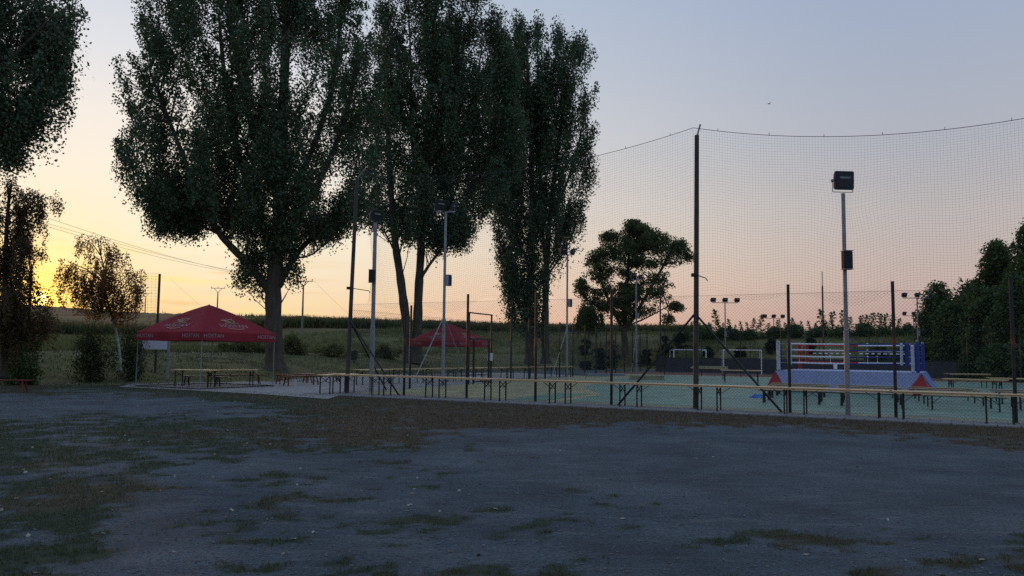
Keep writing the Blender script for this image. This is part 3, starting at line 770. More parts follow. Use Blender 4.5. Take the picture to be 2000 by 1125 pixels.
def make_tent(label, loc, yaw):
    t = thing('gazebo_tent', label, 'tent', loc, yaw, 'red gazebo tents')
    hx, hy = TW / 2, TD / 2; mb = MB(); K = [1, .96, .85, .7, .5, .3, .15, .06, .015]; V = []; nseg = 6
    per = []
    cor = [(-hx, -hy), (hx, -hy), (hx, hy), (-hx, hy)]
    for c in range(4):
        a = np.array(cor[c]); b = np.array(cor[(c + 1) % 4])
        for i in range(nseg): per.append((a + (b - a) * i / nseg, i / nseg))
    n = len(per)
    for k in K:
        for p, u in per: V.append((p[0] * k, p[1] * k, roofz(k) - .045 * math.sin(u * math.pi) * math.sin(math.pi * min(1, k * 1.0)) ))
    V.append((0, 0, PEAK - .02))
    Fs = [(l * n + i, l * n + (i + 1) % n, (l + 1) * n + (i + 1) % n, (l + 1) * n + i) for l in range(len(K) - 1) for i in range(n)]
    Fs += [((len(K) - 1) * n + i, (len(K) - 1) * n + (i + 1) % n, len(K) * n) for i in range(n)]
    mb.add(V, Fs); roof = mb.build('canopy', M['tent'], t, smooth=True)
    vb = MB(); V = []
    for z, g in ((EAVE - .004, 1.0), (EAVE - .03, 1.006), ((EAVE + VAL) / 2, 1.009), (VAL, 1.006)):
        for p, u in per: V.append((p[0] * g, p[1] * g, z - (.0 if z > VAL else .025 * math.sin(u * math.pi) ** 2)))
    vb.add(V, [(l * n + i, (l + 1) * n + i, (l + 1) * n + (i + 1) % n, l * n + (i + 1) % n) for l in range(3) for i in range(n)])
    val = vb.build('valance', M['tent'], t)
    Vw, Fw = text_mb('HOSTAN', .23, .002)
    Vl, Fl = text_mb('HOSTAN', .33, .003)
    for c in range(4):
        a = np.array([*cor[c], 0.]); b = np.array([*cor[(c + 1) % 4], 0.]); e = nrm(b - a); nn = np.array([e[1], -e[0], 0]); L = TW
        for u in (.14, .84):
            o_ = a + e * L * u + nn * (.018 + .01) + np.array([0, 0, (EAVE + VAL) / 2 + .01])
            l = MB(); l.add(o_ + Vw[:, :1] * e + Vw[:, 1:2] * np.array([0, 0, 1.]), Fw); l.build('lettering', M['tentlet'], val)
        # emblem on the slope
        def onroof(U, Wd, lift):                       # U along the eave, Wd = 0..1 up the slope (1 = eave)
            k = 1 - Wd; z = np.array([roofz(q) for q in k]); uu = np.clip((U / (L * k) + .5), 0, 1)
            z = z - .045 * np.sin(uu * math.pi) * np.sin(math.pi * np.minimum(1, k)) + .032 + lift
            return a * 0 + np.outer(U, e) + np.outer(k * hy + .004 + lift * .5, nn) + np.outer(z, np.array([0, 0, 1.]))
        l = MB(); l.add(onroof(Vl[:, 0], .19 + Vl[:, 1] / 2.47, .0), Fl); l.build('emblem_lettering', M['tentlet'], roof)
        strokes = []
        for q in range(6):
            th = np.linspace(.1, 1, 9); ph = .55 + q * .42
            U = (.08 + .40 * th) * math.cos(ph) + .05 * np.sin(th * 5 + q); Wd = .26 + (.03 + .15 * th * abs(math.sin(ph)) ** .6) + .012 * np.sin(th * 7 + q * 2)
            strokes.append((U, Wd, .060 + .03 * (q % 2)))
        th = np.linspace(-1, 1, 15); strokes.append((th * .46, .115 - .03 * np.cos(th * 1.5), .05)); strokes.append((th * .40, .265 + .025 * np.cos(th * 1.5), .04))
        th = np.linspace(-2.6, 2.6, 13); strokes.append((.10 + .17 * np.sin(th), .36 + .05 * np.cos(th), .06)); strokes.append((-.16 + .10 * np.sin(th), .34 + .04 * np.cos(th), .05))
        s_ = MB()
        for U, Wd, w in strokes:
            P1 = onroof(U, Wd - w / 2.47 / 2, .008); P2 = onroof(U + w * .25, Wd + w / 2.47 / 2, .008); m_ = len(U)
            s_.add(np.concatenate([P1, P2]), [(i, i + 1, m_ + i + 1, m_ + i) for i in range(m_ - 1)])
        s_.build('emblem_figure', M['gold'], roof)
    for x, y in cor:
        l = MB(); l.tube([(x * .985, y * .985, .01), (x * .985, y * .985, VAL + .3)], .019, 6); l.box((x * .985, y * .985, .012), (.16, .16, .014))
        for q in (-1, 1): l.bar((x * .985, y * .985, .16), (x * .985 + q * .09, y * .985 - .09, .015), .012)
        l.build('leg', M['grey'], t)
    fr_ = MB()
    for c in range(4):
        a, b = cor[c], cor[(c + 1) % 4]; fr_.bar((*a, .03), (*b, .03), .035)
    fr_.build('ground_frame', M['legs'], t)
    fr_ = MB()
    for c in range(4):
        a, b = np.array(cor[c]), np.array(cor[(c + 1) % 4]); m_ = (a + b) / 2 * .98
        fr_.bar((*(a * .98), VAL + .28), (*m_, VAL + .02), .02); fr_.bar((*(b * .98), VAL + .28), (*m_, VAL + .02), .02)
        fr_.bar((*(a * .98), EAVE - .04), (0, 0, PEAK - .12), .025)
    fr_.build('roof_frame', M['grey'], t)
    return t
fc = G(389, 761)[:2]; cc = fc - DA * 2.0 + DN * 2.0
t1 = make_tent('nearer red tent with white lettering, left of the big poplar trunk', (cc[0], cc[1], .013), AYAW)
t2 = copy_tree(t1); q = D(877, 690, 57.5); t2.location = (q[0], q[1], .013); t2.rotation_euler = (0, 0, AYAW + .02)
t2['label'] = 'smaller looking red tent farther back, seen through the court fence'

# ------------------------------------------------------------------ notice board, bin, goals
p = GT(300, 739); b = thing('notice_board', 'blank white notice board on two grey posts behind the near tent', 'sign', p, .04)
k = 45 / 1560 * p[1] / 2 * 1.05
MB().box((0, 0, 1.84), (k * 2 + .06, .04, .80), 0, .008).build('panel', M['board'], b)
for sx in (-1, 1): MB().box((sx * (k + .06), .0, 1.17), (.10, .10, 2.45), 0, .01).build('post', M['galv'], b)
p = G(691, 727); zb_ = tzf(p[0], p[1]); b = thing('litter_bin', 'dark green litter bin on a post behind the near fence corner', 'bin', (p[0], p[1], zb_))
l = MB(); l.tube([(0, 0, .22), (0, 0, .25), (0, 0, .9), (0, 0, .92)], [.20, .24, .26, .27], 14); l.build('bucket', M['bin'], b)
l = MB(); l.tube([(0, 0, .98), (0, 0, 1.02), (0, 0, 1.05)], [.29, .27, .12], 14); l.build('lid', M['bin'], b)
l = MB(); l.tube([(0, .27, 0), (0, .27, 1.0)], .03, 6); l.bar((0, .27, .95), (0, 0, 1.0), .03); l.build('post', M['black'], b)
for (a, c, lab) in (((1314, 727), (1381, 727), 'white goal frame left of the tall braced post, left of the two goals'), ((1413, 730), (1489, 732), 'white goal frame nearest to the boxing ring, right of the two goals')):
    a = G(*a); c = G(*c); mid = (a + c) / 2; yaw = math.atan2(c[1] - a[1], c[0] - a[0]); yaw = yaw * .35; w = 3.15
    g = thing('goal', lab, 'goal', (mid[0], mid[1], .012), yaw, 'small goals on the far court')
    for sx in (-1, 1): MB().bar((sx * w / 2, 0, 0), (sx * w / 2, 0, 2.04), .08).build('goal_post', M['white'], g)
    MB().bar((-w / 2 - .04, 0, 2.08), (w / 2 + .04, 0, 2.08), .08).build('crossbar', M['white'], g)
    fr_ = MB()
    for sx in (-1, 1):
        fr_.bar((sx * w / 2, 0, 2.04), (sx * w / 2 - .1, .75, 2.02), .045); fr_.bar((sx * w / 2 - .1, .75, 2.02), (sx * w / 2 - .1, 1.0, .03), .04); fr_.bar((sx * w / 2, .05, .03), (sx * w / 2 - .1, 1.0, .03), .04)
    fr_.build('rear_frame', M['white'], g)

# ------------------------------------------------------------------ boxing ring
RC = np.array([17.75, 34.75]); RL = RC - DA * 6.1          # front right and front left corners
ringc = (RC + RL) / 2 + DN * 3.0
rg = thing('boxing_ring', 'raised boxing ring with white, red and blue ropes and pale blue apron', 'boxing ring', (*ringc, 0), AYAW)
dk = .97; hw = 3.05; hd = 3.0                                # local x along the near side, y away
MB().box((0, 0, dk - .03), (hw * 2, hd * 2, .06)).build('deck', M['canvas'], rg)
fl = .55                                                     # how far the skirts flare out at the ground
n = 24
def skirt(a, b, nrm_, m, name, inset, lab=None):
    a = np.array(a, float); b = np.array(b, float); e = nrm(b - a); V = []
    for z, k in ((dk + .002, 0), (dk * .5, .5), (.06, 1)):
        for i in range(n + 1):
            u = i / n; L = np.linalg.norm(b - a); aa = a + e * inset * k; bb = b - e * inset * k
            p = aa + (bb - aa) * u + np.array(nrm_) * (.02 + fl * k + .015 * math.sin(i * 1.7 + k * 2)); V.append((*p, z))
    o = MB().add(V, [(l * (n + 1) + i, (l + 1) * (n + 1) + i, (l + 1) * (n + 1) + i + 1, l * (n + 1) + i + 1) for l in range(2) for i in range(n)]).build(name, m, rg)
    if lab: o['label'] = lab
cor = [(-hw, -hd), (hw, -hd), (hw, hd), (-hw, hd)]
skirt(cor[0], cor[1], (0, -1), M['apron'], 'apron', .62, 'pale blue printed front apron'); skirt(cor[1], cor[2], (1, 0), M['blueapron'], 'apron', .55, 'blue side apron')
skirt(cor[2], cor[3], (0, 1), M['apron'], 'apron', .55); skirt(cor[3], cor[0], (-1, 0), M['blueapron'], 'apron', .55, 'blue side apron')
for (x, y), (sx, sy) in zip(cor, ((-1, -1), (1, -1), (1, 1), (-1, 1))):
    P = [(x + .015 * sx, y + .015 * sy, dk - .002), (x - sx * .64, y + sy * (fl + .005), .04), (x + sx * (fl - .12), y + sy * (fl - .12), .02), (x + sx * (fl + .005), y - sy * .57, .04)]
    MB().add(P, [(0, 1, 2), (0, 2, 3)]).build('corner_gusset', M['redapron'], rg)
ins = .58
rc = [(sx * (hw - ins), sy * (hd - ins)) for sx, sy in ((-1, -1), (1, -1), (1, 1), (-1, 1))]
padm = [('whitepad', 'whitepad'), ('bluepad', 'whitepad'), ('bluepad', 'bluepad'), ('redpad', 'redpad')]
for i, ((x, y), (rx, ry)) in enumerate(zip(cor, rc)):
    sx, sy = (1 if x > 0 else -1), (1 if y > 0 else -1)
    xp, yp = x - sx * .12, y - sy * .12
    po = MB(); po.tube([(xp, yp, dk - .9), (xp, yp, dk + 1.45)], .055, 10); po_ = po.build('corner_post', M['galv'], rg)
    c = MB(); c.box((xp, yp, dk + .70), (.16, .16, 1.36), 0, .03); c.build('post_cover', M[padm[i][0]], po_)
    if i == 1: c = MB(); c.box((xp - .19, yp - .02, dk + .62), (.14, .20, 1.2), 0, .03); c.build('post_cover', M['whitepad'], po_)
    pd = MB(); cx, cy = rx + sx * .03, ry + sy * .03
    pd.box((cx, cy, dk + .80), (.19, .16, 1.08), sx * sy * math.pi / 4, .04); pd.build('corner_pad', M[padm[i][0]], rg)
    if i == 1: pd = MB(); pd.box((cx - .22, cy - .02, dk + .82), (.12, .16, 1.0), 0, .03); pd.build('corner_pad', M['whitepad'], rg)
    tb = MB()
    for z in (.38, .68, .98, 1.27): tb.tube([(xp, yp, dk + z), (rx, ry, dk + z)], .018, 6)
    tb.build('turnbuckle', M['grey'], rg)
sides = [(0, 1, 'ropew', 'ropeb'), (1, 2, 'ropeb', 'ropeb'), (3, 2, 'roper', 'ropew'), (0, 3, 'roper', 'roper')]
for i, j, m1, m2 in sides:
    for z in (.38, .68, .98, 1.27):
        a = np.array([*rc[i], dk + z]); b = np.array([*rc[j], dk + z]); c = (a + b) / 2 - np.array([0, 0, .02])
        MB().tube([a, a + (c - a) * .5 - np.array([0, 0, .006]), c], .038, 6).build('rope', M[m1], rg)
        MB().tube([c, c + (b - c) * .5 - np.array([0, 0, .006]), b], .038, 6).build('rope', M[m2], rg)
    for u in (.36, .68) if (i, j) in ((0, 1), (3, 2)) else (.5,):
        p = np.array(rc[i]) + (np.array(rc[j]) - np.array(rc[i])) * u
        k = MB()
        for z in (.38, .68, .98, 1.27): k.box((p[0], p[1], dk + z), (.075, .06, .075), 0, .012)
        k.bar((p[0], p[1], dk + .34), (p[0], p[1], dk + .75), .02, .012); k.build('rope_spacer', M['ropew'], rg)
for q_ in range(16):
    if q_ == 7: continue
    x = -2.1 + q_ * .28; MB().box((x, rc[3][1] - .02, dk + .84), (.15, .02, .05)).build('rope_tape', M['ropew'], rg)
MB().box((-1.0, 1.6, dk + .19), (.16, .16, .30), 0, .02).build('corner_stool', M['white'], rg)

# ------------------------------------------------------------------ utility poles and lines
def upole(px, yt, Y, label, w, ins_n=3):
    q = D(px, yt, Y); zb_ = tzf(q[0], q[1]); ht = q[2] - zb_
    p = thing('utility_pole', label, 'utility pole', (q[0], q[1], zb_), 0, 'utility poles in the fields')
    MB().tube([(0, 0, -.2), (0, 0, ht - .9)], [.19, .11], 8).build('shaft', M['concrete'], p)
    k = MB(); k.bar((-w, 0, ht - .1), (w, 0, ht - .1), .10); k.bar((0, 0, ht - 1.0), (-w * .55, 0, ht - .1), .07); k.bar((0, 0, ht - 1.0), (w * .55, 0, ht - .1), .07)
    k.build('crossarm', M['black'], p); tops = []
    for x in np.linspace(-w * .92, w * .92, ins_n):
        l = MB(); l.tube([(x, 0, ht - .06), (x, 0, ht + .08), (x, 0, ht + .1), (x, 0, ht + .26)], [.03, .03, .08, .05], 6); l.build('insulator', M['black'], p)
        tops.append(np.array([q[0] + x, q[1], zb_ + ht + .26]))
    return tops
k1 = upole(593, 548, 131., 'nearest utility pole, right of the big poplar trunk', 1.55, 4)
k2 = upole(426, 562, 165., 'utility pole rising behind the peak of the near tent', 1.5)
k3 = upole(285, 572, 215., 'far utility pole behind the small birch', 1.7)
endp = D(-300, 330, 42.)
for i, q in enumerate(k1[:3]):
    a = endp + np.array([1.0 * i, 1.2 * i, .5 * (i != 1)]); pts, r_, sd = sagtube(a, q, 1.2 + .2 * i, .013, 24)
    tag(MB().tube(pts, r_, sd).build('power_line', M['cable']), ['upper', 'middle', 'lower'][i] + ' power line sagging from the upper left to the nearest utility pole', 'power line', 'power lines')
pts, r_, sd = sagtube(k1[3], k1[3] + np.array([10., -6., -8.2]), .2, .012); tag(MB().tube(pts, r_, sd).build('guy_wire', M['cable']), 'guy wire slanting right from the nearest utility pole', 'wire')
pts, r_, sd = sagtube(k2[0] * .35 + k3[2] * .65 + np.array([0, 0, 3]), k2[0] + np.array([3., -4, -7]), .2, .016); tag(MB().tube(pts, r_, sd).build('guy_wire', M['cable']), 'thin wire slanting down to the red tent peak from the left', 'wire')

# ------------------------------------------------------------------ vegetation
def leaves(C, size, asp=.8, droop=0.):
    n = len(C); a = R.normal(size=(n, 3)); 
    if droop: a[:, 2] -= droop
    a /= np.linalg.norm(a, axis=1)[:, None]
    b = R.normal(size=(n, 3)); b -= a * (a * b).sum(1)[:, None]; b /= np.linalg.norm(b, axis=1)[:, None]
    L = size * R.uniform(.7, 1.3, (n, 1)) / 2
    a *= L; b *= L * asp
    return np.stack([C - a, C + b - a * .15, C + a, C - b - a * .15], 1).astype(np.float32)

def outline_world(outline, Y):
    O = []
    for y, xl, xr in outline:
        p = D(xl, y, Y); q = D(xr, y, Y); O.append(((p[2] + q[2]) / 2, p[0], q[0]))
    return np.array(sorted(O))
def crown(outline, Y, nclump, per, rc, lsize, gap=.42, depth=.8, lobes=(), up=1.5, gs=2.4, hollow=.55, asp=.8, droop=0.):
    O = outline_world(outline, Y); W = O[:, 2] - O[:, 1]
    zs = np.linspace(O[0, 0], O[-1, 0], 400); ws = np.interp(zs, O[:, 0], W); cdf = np.cumsum(ws ** 1.35); cdf /= cdf[-1]
    C = []
    K = 5 if up > 1.2 else 3                        # every bough ends in a short upright plume of leaf clumps
    SC_ = []
    nb = nclump // K
    while len(C) < nb:
        m = nb * 2
        z = np.interp(R.rand(m), cdf, zs); xl = np.interp(z, O[:, 0], O[:, 1]); xr = np.interp(z, O[:, 0], O[:, 2])
        th = R.uniform(0, 2 * math.pi, m); rr = R.rand(m) ** hollow
        hw_ = np.maximum((xr - xl) / 2 - rc * .45, .1)
        lump = .88 + .24 * vnoise(np.stack([np.cos(th) * 3, np.sin(th) * 3, z * .55], 1), 1.)
        P = np.stack([(xl + xr) / 2 + hw_ * rr * lump * np.cos(th), Y + hw_ * depth * rr * lump * np.sin(th), z], 1)
        keep = vnoise(P * np.array([1, 1, .6]), gs) + .12 * (rr > .85) > gap
        dd = np.stack([np.cos(th) * .42 * rr, np.sin(th) * .42 * rr, np.full(m, 1.)], 1) + R.normal(size=(m, 3)) * .16
        if up <= 1.2: dd = np.stack([np.cos(th), np.sin(th), R.uniform(-.1, .5, m)], 1)
        C += [(p, q) for p, q in zip(P[keep], dd[keep])]
    C = C[:nb]; CC = []; SS = []
    for p, q in C:
        L = rc * R.uniform(.55, .95)
        for k in range(K):
            CC.append(p - q * L * k); SS.append(.52 + .16 * k if up > 1.2 else .7 + .15 * k)
    zmin = O[0, 0]; C = np.array(CC); SS = np.array(SS); xlo = np.interp(C[:, 2], O[:, 0], O[:, 1]); xro = np.interp(C[:, 2], O[:, 0], O[:, 2]); ok = (C[:, 2] > zmin) & (C[:, 0] > xlo - .1 * rc) & (C[:, 0] < xro + .1 * rc); C = C[ok]; SS = SS[ok]
    for x, y, rx, ry, f in lobes:
        c = D(x, y, Y); sx = rx / F * Y; sz = ry / F * Y; m = int(nclump * f * .62)
        q = R.normal(size=(m, 3)); q /= np.linalg.norm(q, axis=1)[:, None]; q *= R.rand(m, 1) ** .4
        C = np.concatenate([C, c + q * np.array([sx - rc * .4, sx * .9, sz - rc * .4])])
    n = len(C); SS = np.concatenate([SS, np.full(n - len(SS), .95)])
    S = SS[:, None] * np.stack([np.full(n, rc * .92), np.full(n, rc * .92), np.full(n, rc * .92 * up)], 1) * R.uniform(.75, 1.2, (n, 1))
    U = R.normal(size=(n, per, 3)); U /= np.linalg.norm(U, axis=2)[:, :, None]; U *= R.rand(n, per, 1) ** .55
    U[:, :, :2] *= (1 - .45 * U[:, :, 2:])            # sprays narrow towards their tips
    Lp = (C[:, None] + U * S[:, None]).reshape(-1, 3)
    return C, leaves(Lp, lsize, asp, droop)

def limb(mb, pts_px, Y, r0, r1, dy=0., n=8):
    P = [D(x, y, Y) for x, y in pts_px]; m = len(P)
    P = [p + np.array([0, dy * (i / (m - 1)) ** 1.2, 0]) for i, p in enumerate(P)]
    # smooth by subdivision
    for _ in range(2):
        Q = [P[0]]
        for a, b in zip(P[:-1], P[1:]): Q += [a * .75 + b * .25, a * .25 + b * .75]
        P = Q + [P[-1]]
    m = len(P); rs = [(r1 + (r0 - r1) * (1 - i / (m - 1)) ** (.62 if r0 > .2 else 1.1)) * (1 + .07 * math.sin(i * 2.1)) for i in range(m)]
    mb.tube(P, rs, n); return P, rs

def branches(mb, C, stems, frac, r=.05, rise=2.0):
    """thin boughs from the stems up into the leaf clumps"""
    S = np.array([p for st in stems for p in st])
    for c in C[R.rand(len(C)) < frac]:
        t = c - np.array([0, 0, rise + .45 * np.hypot(*(S[:, :2] - c[:2]).T).min()])
        d = np.linalg.norm(S - t, axis=1); s = S[np.argmin(d)]
        if np.linalg.norm(c - s) < .5: continue
        m = s * .45 + c * .55 + np.array([R.normal() * .15, R.normal() * .15, -.10 * np.linalg.norm((c - s)[:2])])
        L = np.linalg.norm(c - s); rr = min(r * (.35 + .12 * L), r * 1.6)
        mb.tube([s, s * .72 + m * .28 - np.array([0, 0, .05]), m, c], [rr, rr * .8, rr * .55, rr * .15], 4, False)

def tree(name, label, cat, base, Y, outline, stems, limbs=(), group=None, mats=('bark', 'poplar'), bfrac=.2, br=.06, rise=2., flare=True, **kw):
    t = thing(name, label, cat, base, 0, group); off = np.array(base, float)
    mb = MB(); allp = []
    for i, (pts, r0, r1, dy) in enumerate(stems):
        P, rs = limb(mb, pts, Y, r0, r1, dy, 12); allp.append(P)
        if flare:
            p = P[0]; k = [p + np.array([0, 0, q]) for q in (-.35, .0, .18, .5)]; mb.tube(k, [r0 * 1.5, r0 * 1.32, r0 * 1.14, r0 * 1.0], 14, False)
    for pts, r0, r1, dy in limbs:
        P, rs = limb(mb, pts, Y, r0, r1, dy, 9); allp.append(P)
    C, Lv = crown(outline, Y, **kw)
    br_ = MB(); branches(br_, C, allp, bfrac, br, rise)
    tr = mb.build('trunk', M[mats[0]], t, off, True)
    if br_.v: br_.build('branches', M['twig'] if mats[0] != 'bark' else M['bark'], tr, off)
    quads_obj('crown', Lv, M[mats[1]], t, off)
    return t

# big poplar
Y1 = 50.; b1 = D(537, 716, Y1); b1[2] = tzf(b1[0], Y1)
tree('poplar_tree', 'biggest poplar with a thick single trunk behind the near red tent', 'tree', b1, Y1,
     [(-210, 470, 560), (-170, 380, 660), (-110, 310, 700), (-50, 275, 728), (0, 252, 742), (40, 258, 752), (80, 262, 762), (130, 240, 782), (170, 230, 786), (215, 240, 784), (290, 224, 782), (335, 232, 772), (370, 262, 752), (400, 262, 742), (418, 300, 716), (432, 452, 640), (455, 468, 606), (485, 485, 585), (510, 500, 572)],
     [([(537, 722), (536, 690), (535, 640), (533, 575), (540, 500), (546, 420), (548, 300), (556, 150), (560, 0), (545, -150)], .62, .08, 0.)],
     [([(530, 575), (500, 530), (462, 490), (438, 462), (415, 420), (392, 360), (360, 270), (320, 160)], .27, .05, -2.), ([(440, 464), (405, 445), (372, 440), (340, 440)], .11, .03, -.5),
      ([(545, 560), (570, 505), (600, 468), (640, 435), (675, 390), (700, 330)], .21, .05, 1.), ([(545, 500), (580, 430), (640, 350), (690, 240), (715, 120)], .24, .05, -2.5), ([(540, 520), (505, 430), (455, 300), (420, 150), (400, 0)], .26, .06, 2.5),
      ([(546, 430), (600, 300), (640, 150), (650, -40)], .22, .05, 3.), ([(548, 400), (500, 260), (470, 100), (470, -100)], .22, .05, -3.), ([(570, 505), (610, 500), (640, 470)], .08, .03, 0.)],
     group='tall poplars', nclump=3000, per=78, rc=.80, lsize=.145, gap=.43, bfrac=.22, br=.05, gs=2.2,
     lobes=((345, 425, 62, 45, .06), (330, 380, 60, 50, .05), (310, 400, 35, 35, .012), (400, 395, 46, 46, .03), (375, 440, 40, 26, .014), (630, 445, 52, 36, .03), (675, 410, 50, 48, .03), (495, 515, 36, 40, .016), (578, 535, 18, 22, .005), (478, 545, 22, 16, .005), (512, 555, 26, 14, .005), (452, 425, 34, 30, .01), (560, 460, 36, 36, .012), (500, 450, 30, 40, .012)))
# double-trunked poplar
Y2 = 68.; b2 = D(810, 683, Y2); b2[2] = tzf(b2[0], Y2)
tree('poplar_tree', 'double-trunked poplar in the middle, behind the far red tent', 'tree', b2, Y2,
     [(-200, 830, 900), (-150, 790, 935), (-90, 765, 955), (-40, 745, 966), (0, 742, 966), (60, 735, 962), (120, 728, 1004), (200, 728, 1022), (280, 735, 1026), (330, 735, 1010), (380, 722, 975), (420, 712, 942), (450, 716, 920), (475, 800, 900)],
     [([(803, 700), (797, 650), (790, 600), (783, 540), (772, 470), (764, 350), (760, 250), (758, 120)], .46, .06, -1.), ([(815, 700), (815, 640), (817, 560), (822, 480), (826, 350), (836, 180), (850, 0)], .46, .06, 1.)],
     [([(824, 540), (840, 515), (860, 490), (885, 440), (910, 380)], .16, .04, 0), ([(778, 505), (760, 470), (735, 420)], .12, .03, 0), ([(823, 440), (870, 340), (920, 230), (945, 100)], .2, .05, -2), ([(824, 400), (800, 280), (800, 120), (790, -40)], .2, .05, 2), ([(830, 300), (880, 180), (900, 20)], .18, .05, 2)],
     group='tall poplars', nclump=2100, per=74, rc=.95, lsize=.18, gap=.43, bfrac=.2, br=.06, gs=2.6,
     lobes=((880, 455, 48, 46, .06), (905, 420, 50, 50, .04), (735, 415, 34, 42, .03), (785, 430, 30, 40, .018), (850, 470, 26, 34, .018), (700, 390, 34, 44, .018), (752, 60, 34, 110, .05), (985, 150, 36, 80, .06), (1000, 270, 34, 90, .06), (965, 60, 26, 60, .03), (750, 210, 34, 110, .05), (742, 320, 34, 60, .03)))
# right poplar
Y3 = 84.; b3 = D(1050, 694, Y3); b3[2] = tzf(b3[0], Y3)
tree('poplar_tree', 'right-hand poplar with foliage reaching low, its whole top in view', 'tree', b3, Y3,
     [(40, 1030, 1062), (58, 980, 1080), (88, 948, 1152), (115, 930, 1168), (150, 922, 1176), (205, 918, 1184), (260, 922, 1176), (310, 928, 1170), (345, 930, 1172), (385, 936, 1166), (420, 934, 1152), (455, 946, 1130), (490, 950, 1108), (530, 958, 1092), (560, 968, 1086), (600, 992, 1082), (640, 1012, 1074), (655, 1025, 1065)],
     [([(1034, 704), (1034, 640), (1036, 560), (1040, 430), (1036, 250), (1028, 90)], .46, .06, -1.), ([(1066, 704), (1065, 640), (1066, 560), (1071, 450), (1088, 300), (1112, 130)], .44, .06, 1.)],
     [([(1068, 540), (1090, 510), (1115, 470), (1130, 420)], .12, .03, 0), ([(1036, 520), (1000, 450), (975, 380), (970, 250)], .16, .04, 1), ([(1066, 520), (1055, 380), (1055, 200), (1050, 60)], .2, .05, 2), ([(1075, 430), (1120, 330), (1145, 200)], .18, .04, -2)],
     group='tall poplars', nclump=2000, per=74, rc=1.05, lsize=.205, gap=.40, bfrac=.2, br=.06, gs=2.6, up=1.8,
     lobes=((1012, 60, 20, 30, .012), (1050, 58, 16, 32, .01), (1128, 98, 26, 34, .025), (1090, 75, 22, 30, .015), (1000, 620, 18, 22, .008), (975, 400, 36, 40, .03), (1150, 330, 20, 60, .015)))
# poplar reaching in from the left
Y0 = 33.; b0 = np.array([-26., Y0, 0.]); b0[2] = tzf(-26, Y0)
tree('poplar_tree', 'near poplar whose dark crown hangs in at the upper left edge', 'tree', b0, Y0,
     [(-300, -260, -20), (-200, -280, 80), (-100, -280, 140), (-30, -280, 168), (0, -280, 174), (40, -280, 184), (75, -280, 170), (105, -280, 158), (135, -280, 166), (185, -280, 162), (212, -280, 130), (240, -270, 104), (280, -250, 72), (305, -230, 54), (325, -200, 30)],
     [([(-230, 760), (-228, 600), (-225, 400), (-215, 200), (-200, -50), (-190, -250)], .5, .07, 0.)],
     [([(-226, 480), (-150, 330), (-60, 220), (40, 130), (120, 60)], .2, .04, -1.), ([(-226, 420), (-160, 300), (-80, 280), (0, 260)], .14, .03, 1.), ([(-215, 250), (-120, 120), (0, 20), (80, -60)], .18, .04, 1.)],
     group='tall poplars', nclump=1300, per=80, rc=.66, lsize=.12, gap=.41, bfrac=.2, br=.045, gs=1.7, depth=.6, lobes=((20, 300, 32, 34, .03), (90, 60, 80, 80, .08), (110, 150, 50, 60, .05), (40, 230, 60, 50, .05)))
# broad feathery tree on the right
Y4 = 93.; b4 = D(1221, 690, Y4); b4[2] = tzf(b4[0], Y4)
tree('locust_tree', 'broad feathery tree with open layered crown behind the court fence', 'tree', b4, Y4,
     [(430, 1226, 1244), (448, 1190, 1300), (462, 1172, 1325), (490, 1150, 1345), (520, 1138, 1335), (550, 1128, 1322), (580, 1126, 1318), (604, 1145, 1300), (620, 1180, 1262), (630, 1200, 1240)],
     [([(1221, 706), (1221, 670), (1218, 648)], .42, .32, 0.)],
     [([(1218, 650), (1200, 610), (1175, 560), (1165, 510)], .24, .05, -1.), ([(1218, 650), (1225, 590), (1228, 520), (1234, 440)], .26, .05, 1.), ([(1220, 648), (1250, 600), (1285, 540), (1320, 480)], .24, .05, 1.), ([(1230, 635), (1265, 620), (1300, 600), (1325, 590)], .12, .03, -1.)],
     mats=('bark', 'locust'), nclump=640, per=72, rc=.95, lsize=.19, gap=.38, bfrac=.3, br=.07, gs=2.3, up=.8, rise=.6,
     lobes=((1325, 485, 26, 22, .10), (1345, 500, 16, 12, .03), (1235, 440, 14, 16, .04), (1190, 462, 26, 14, .06), (1320, 600, 22, 10, .05), (1305, 625, 14, 16, .03), (1140, 560, 20, 30, .07), (1150, 610, 22, 30, .07), (1165, 500, 24, 20, .06), (1280, 470, 40, 18, .08)))

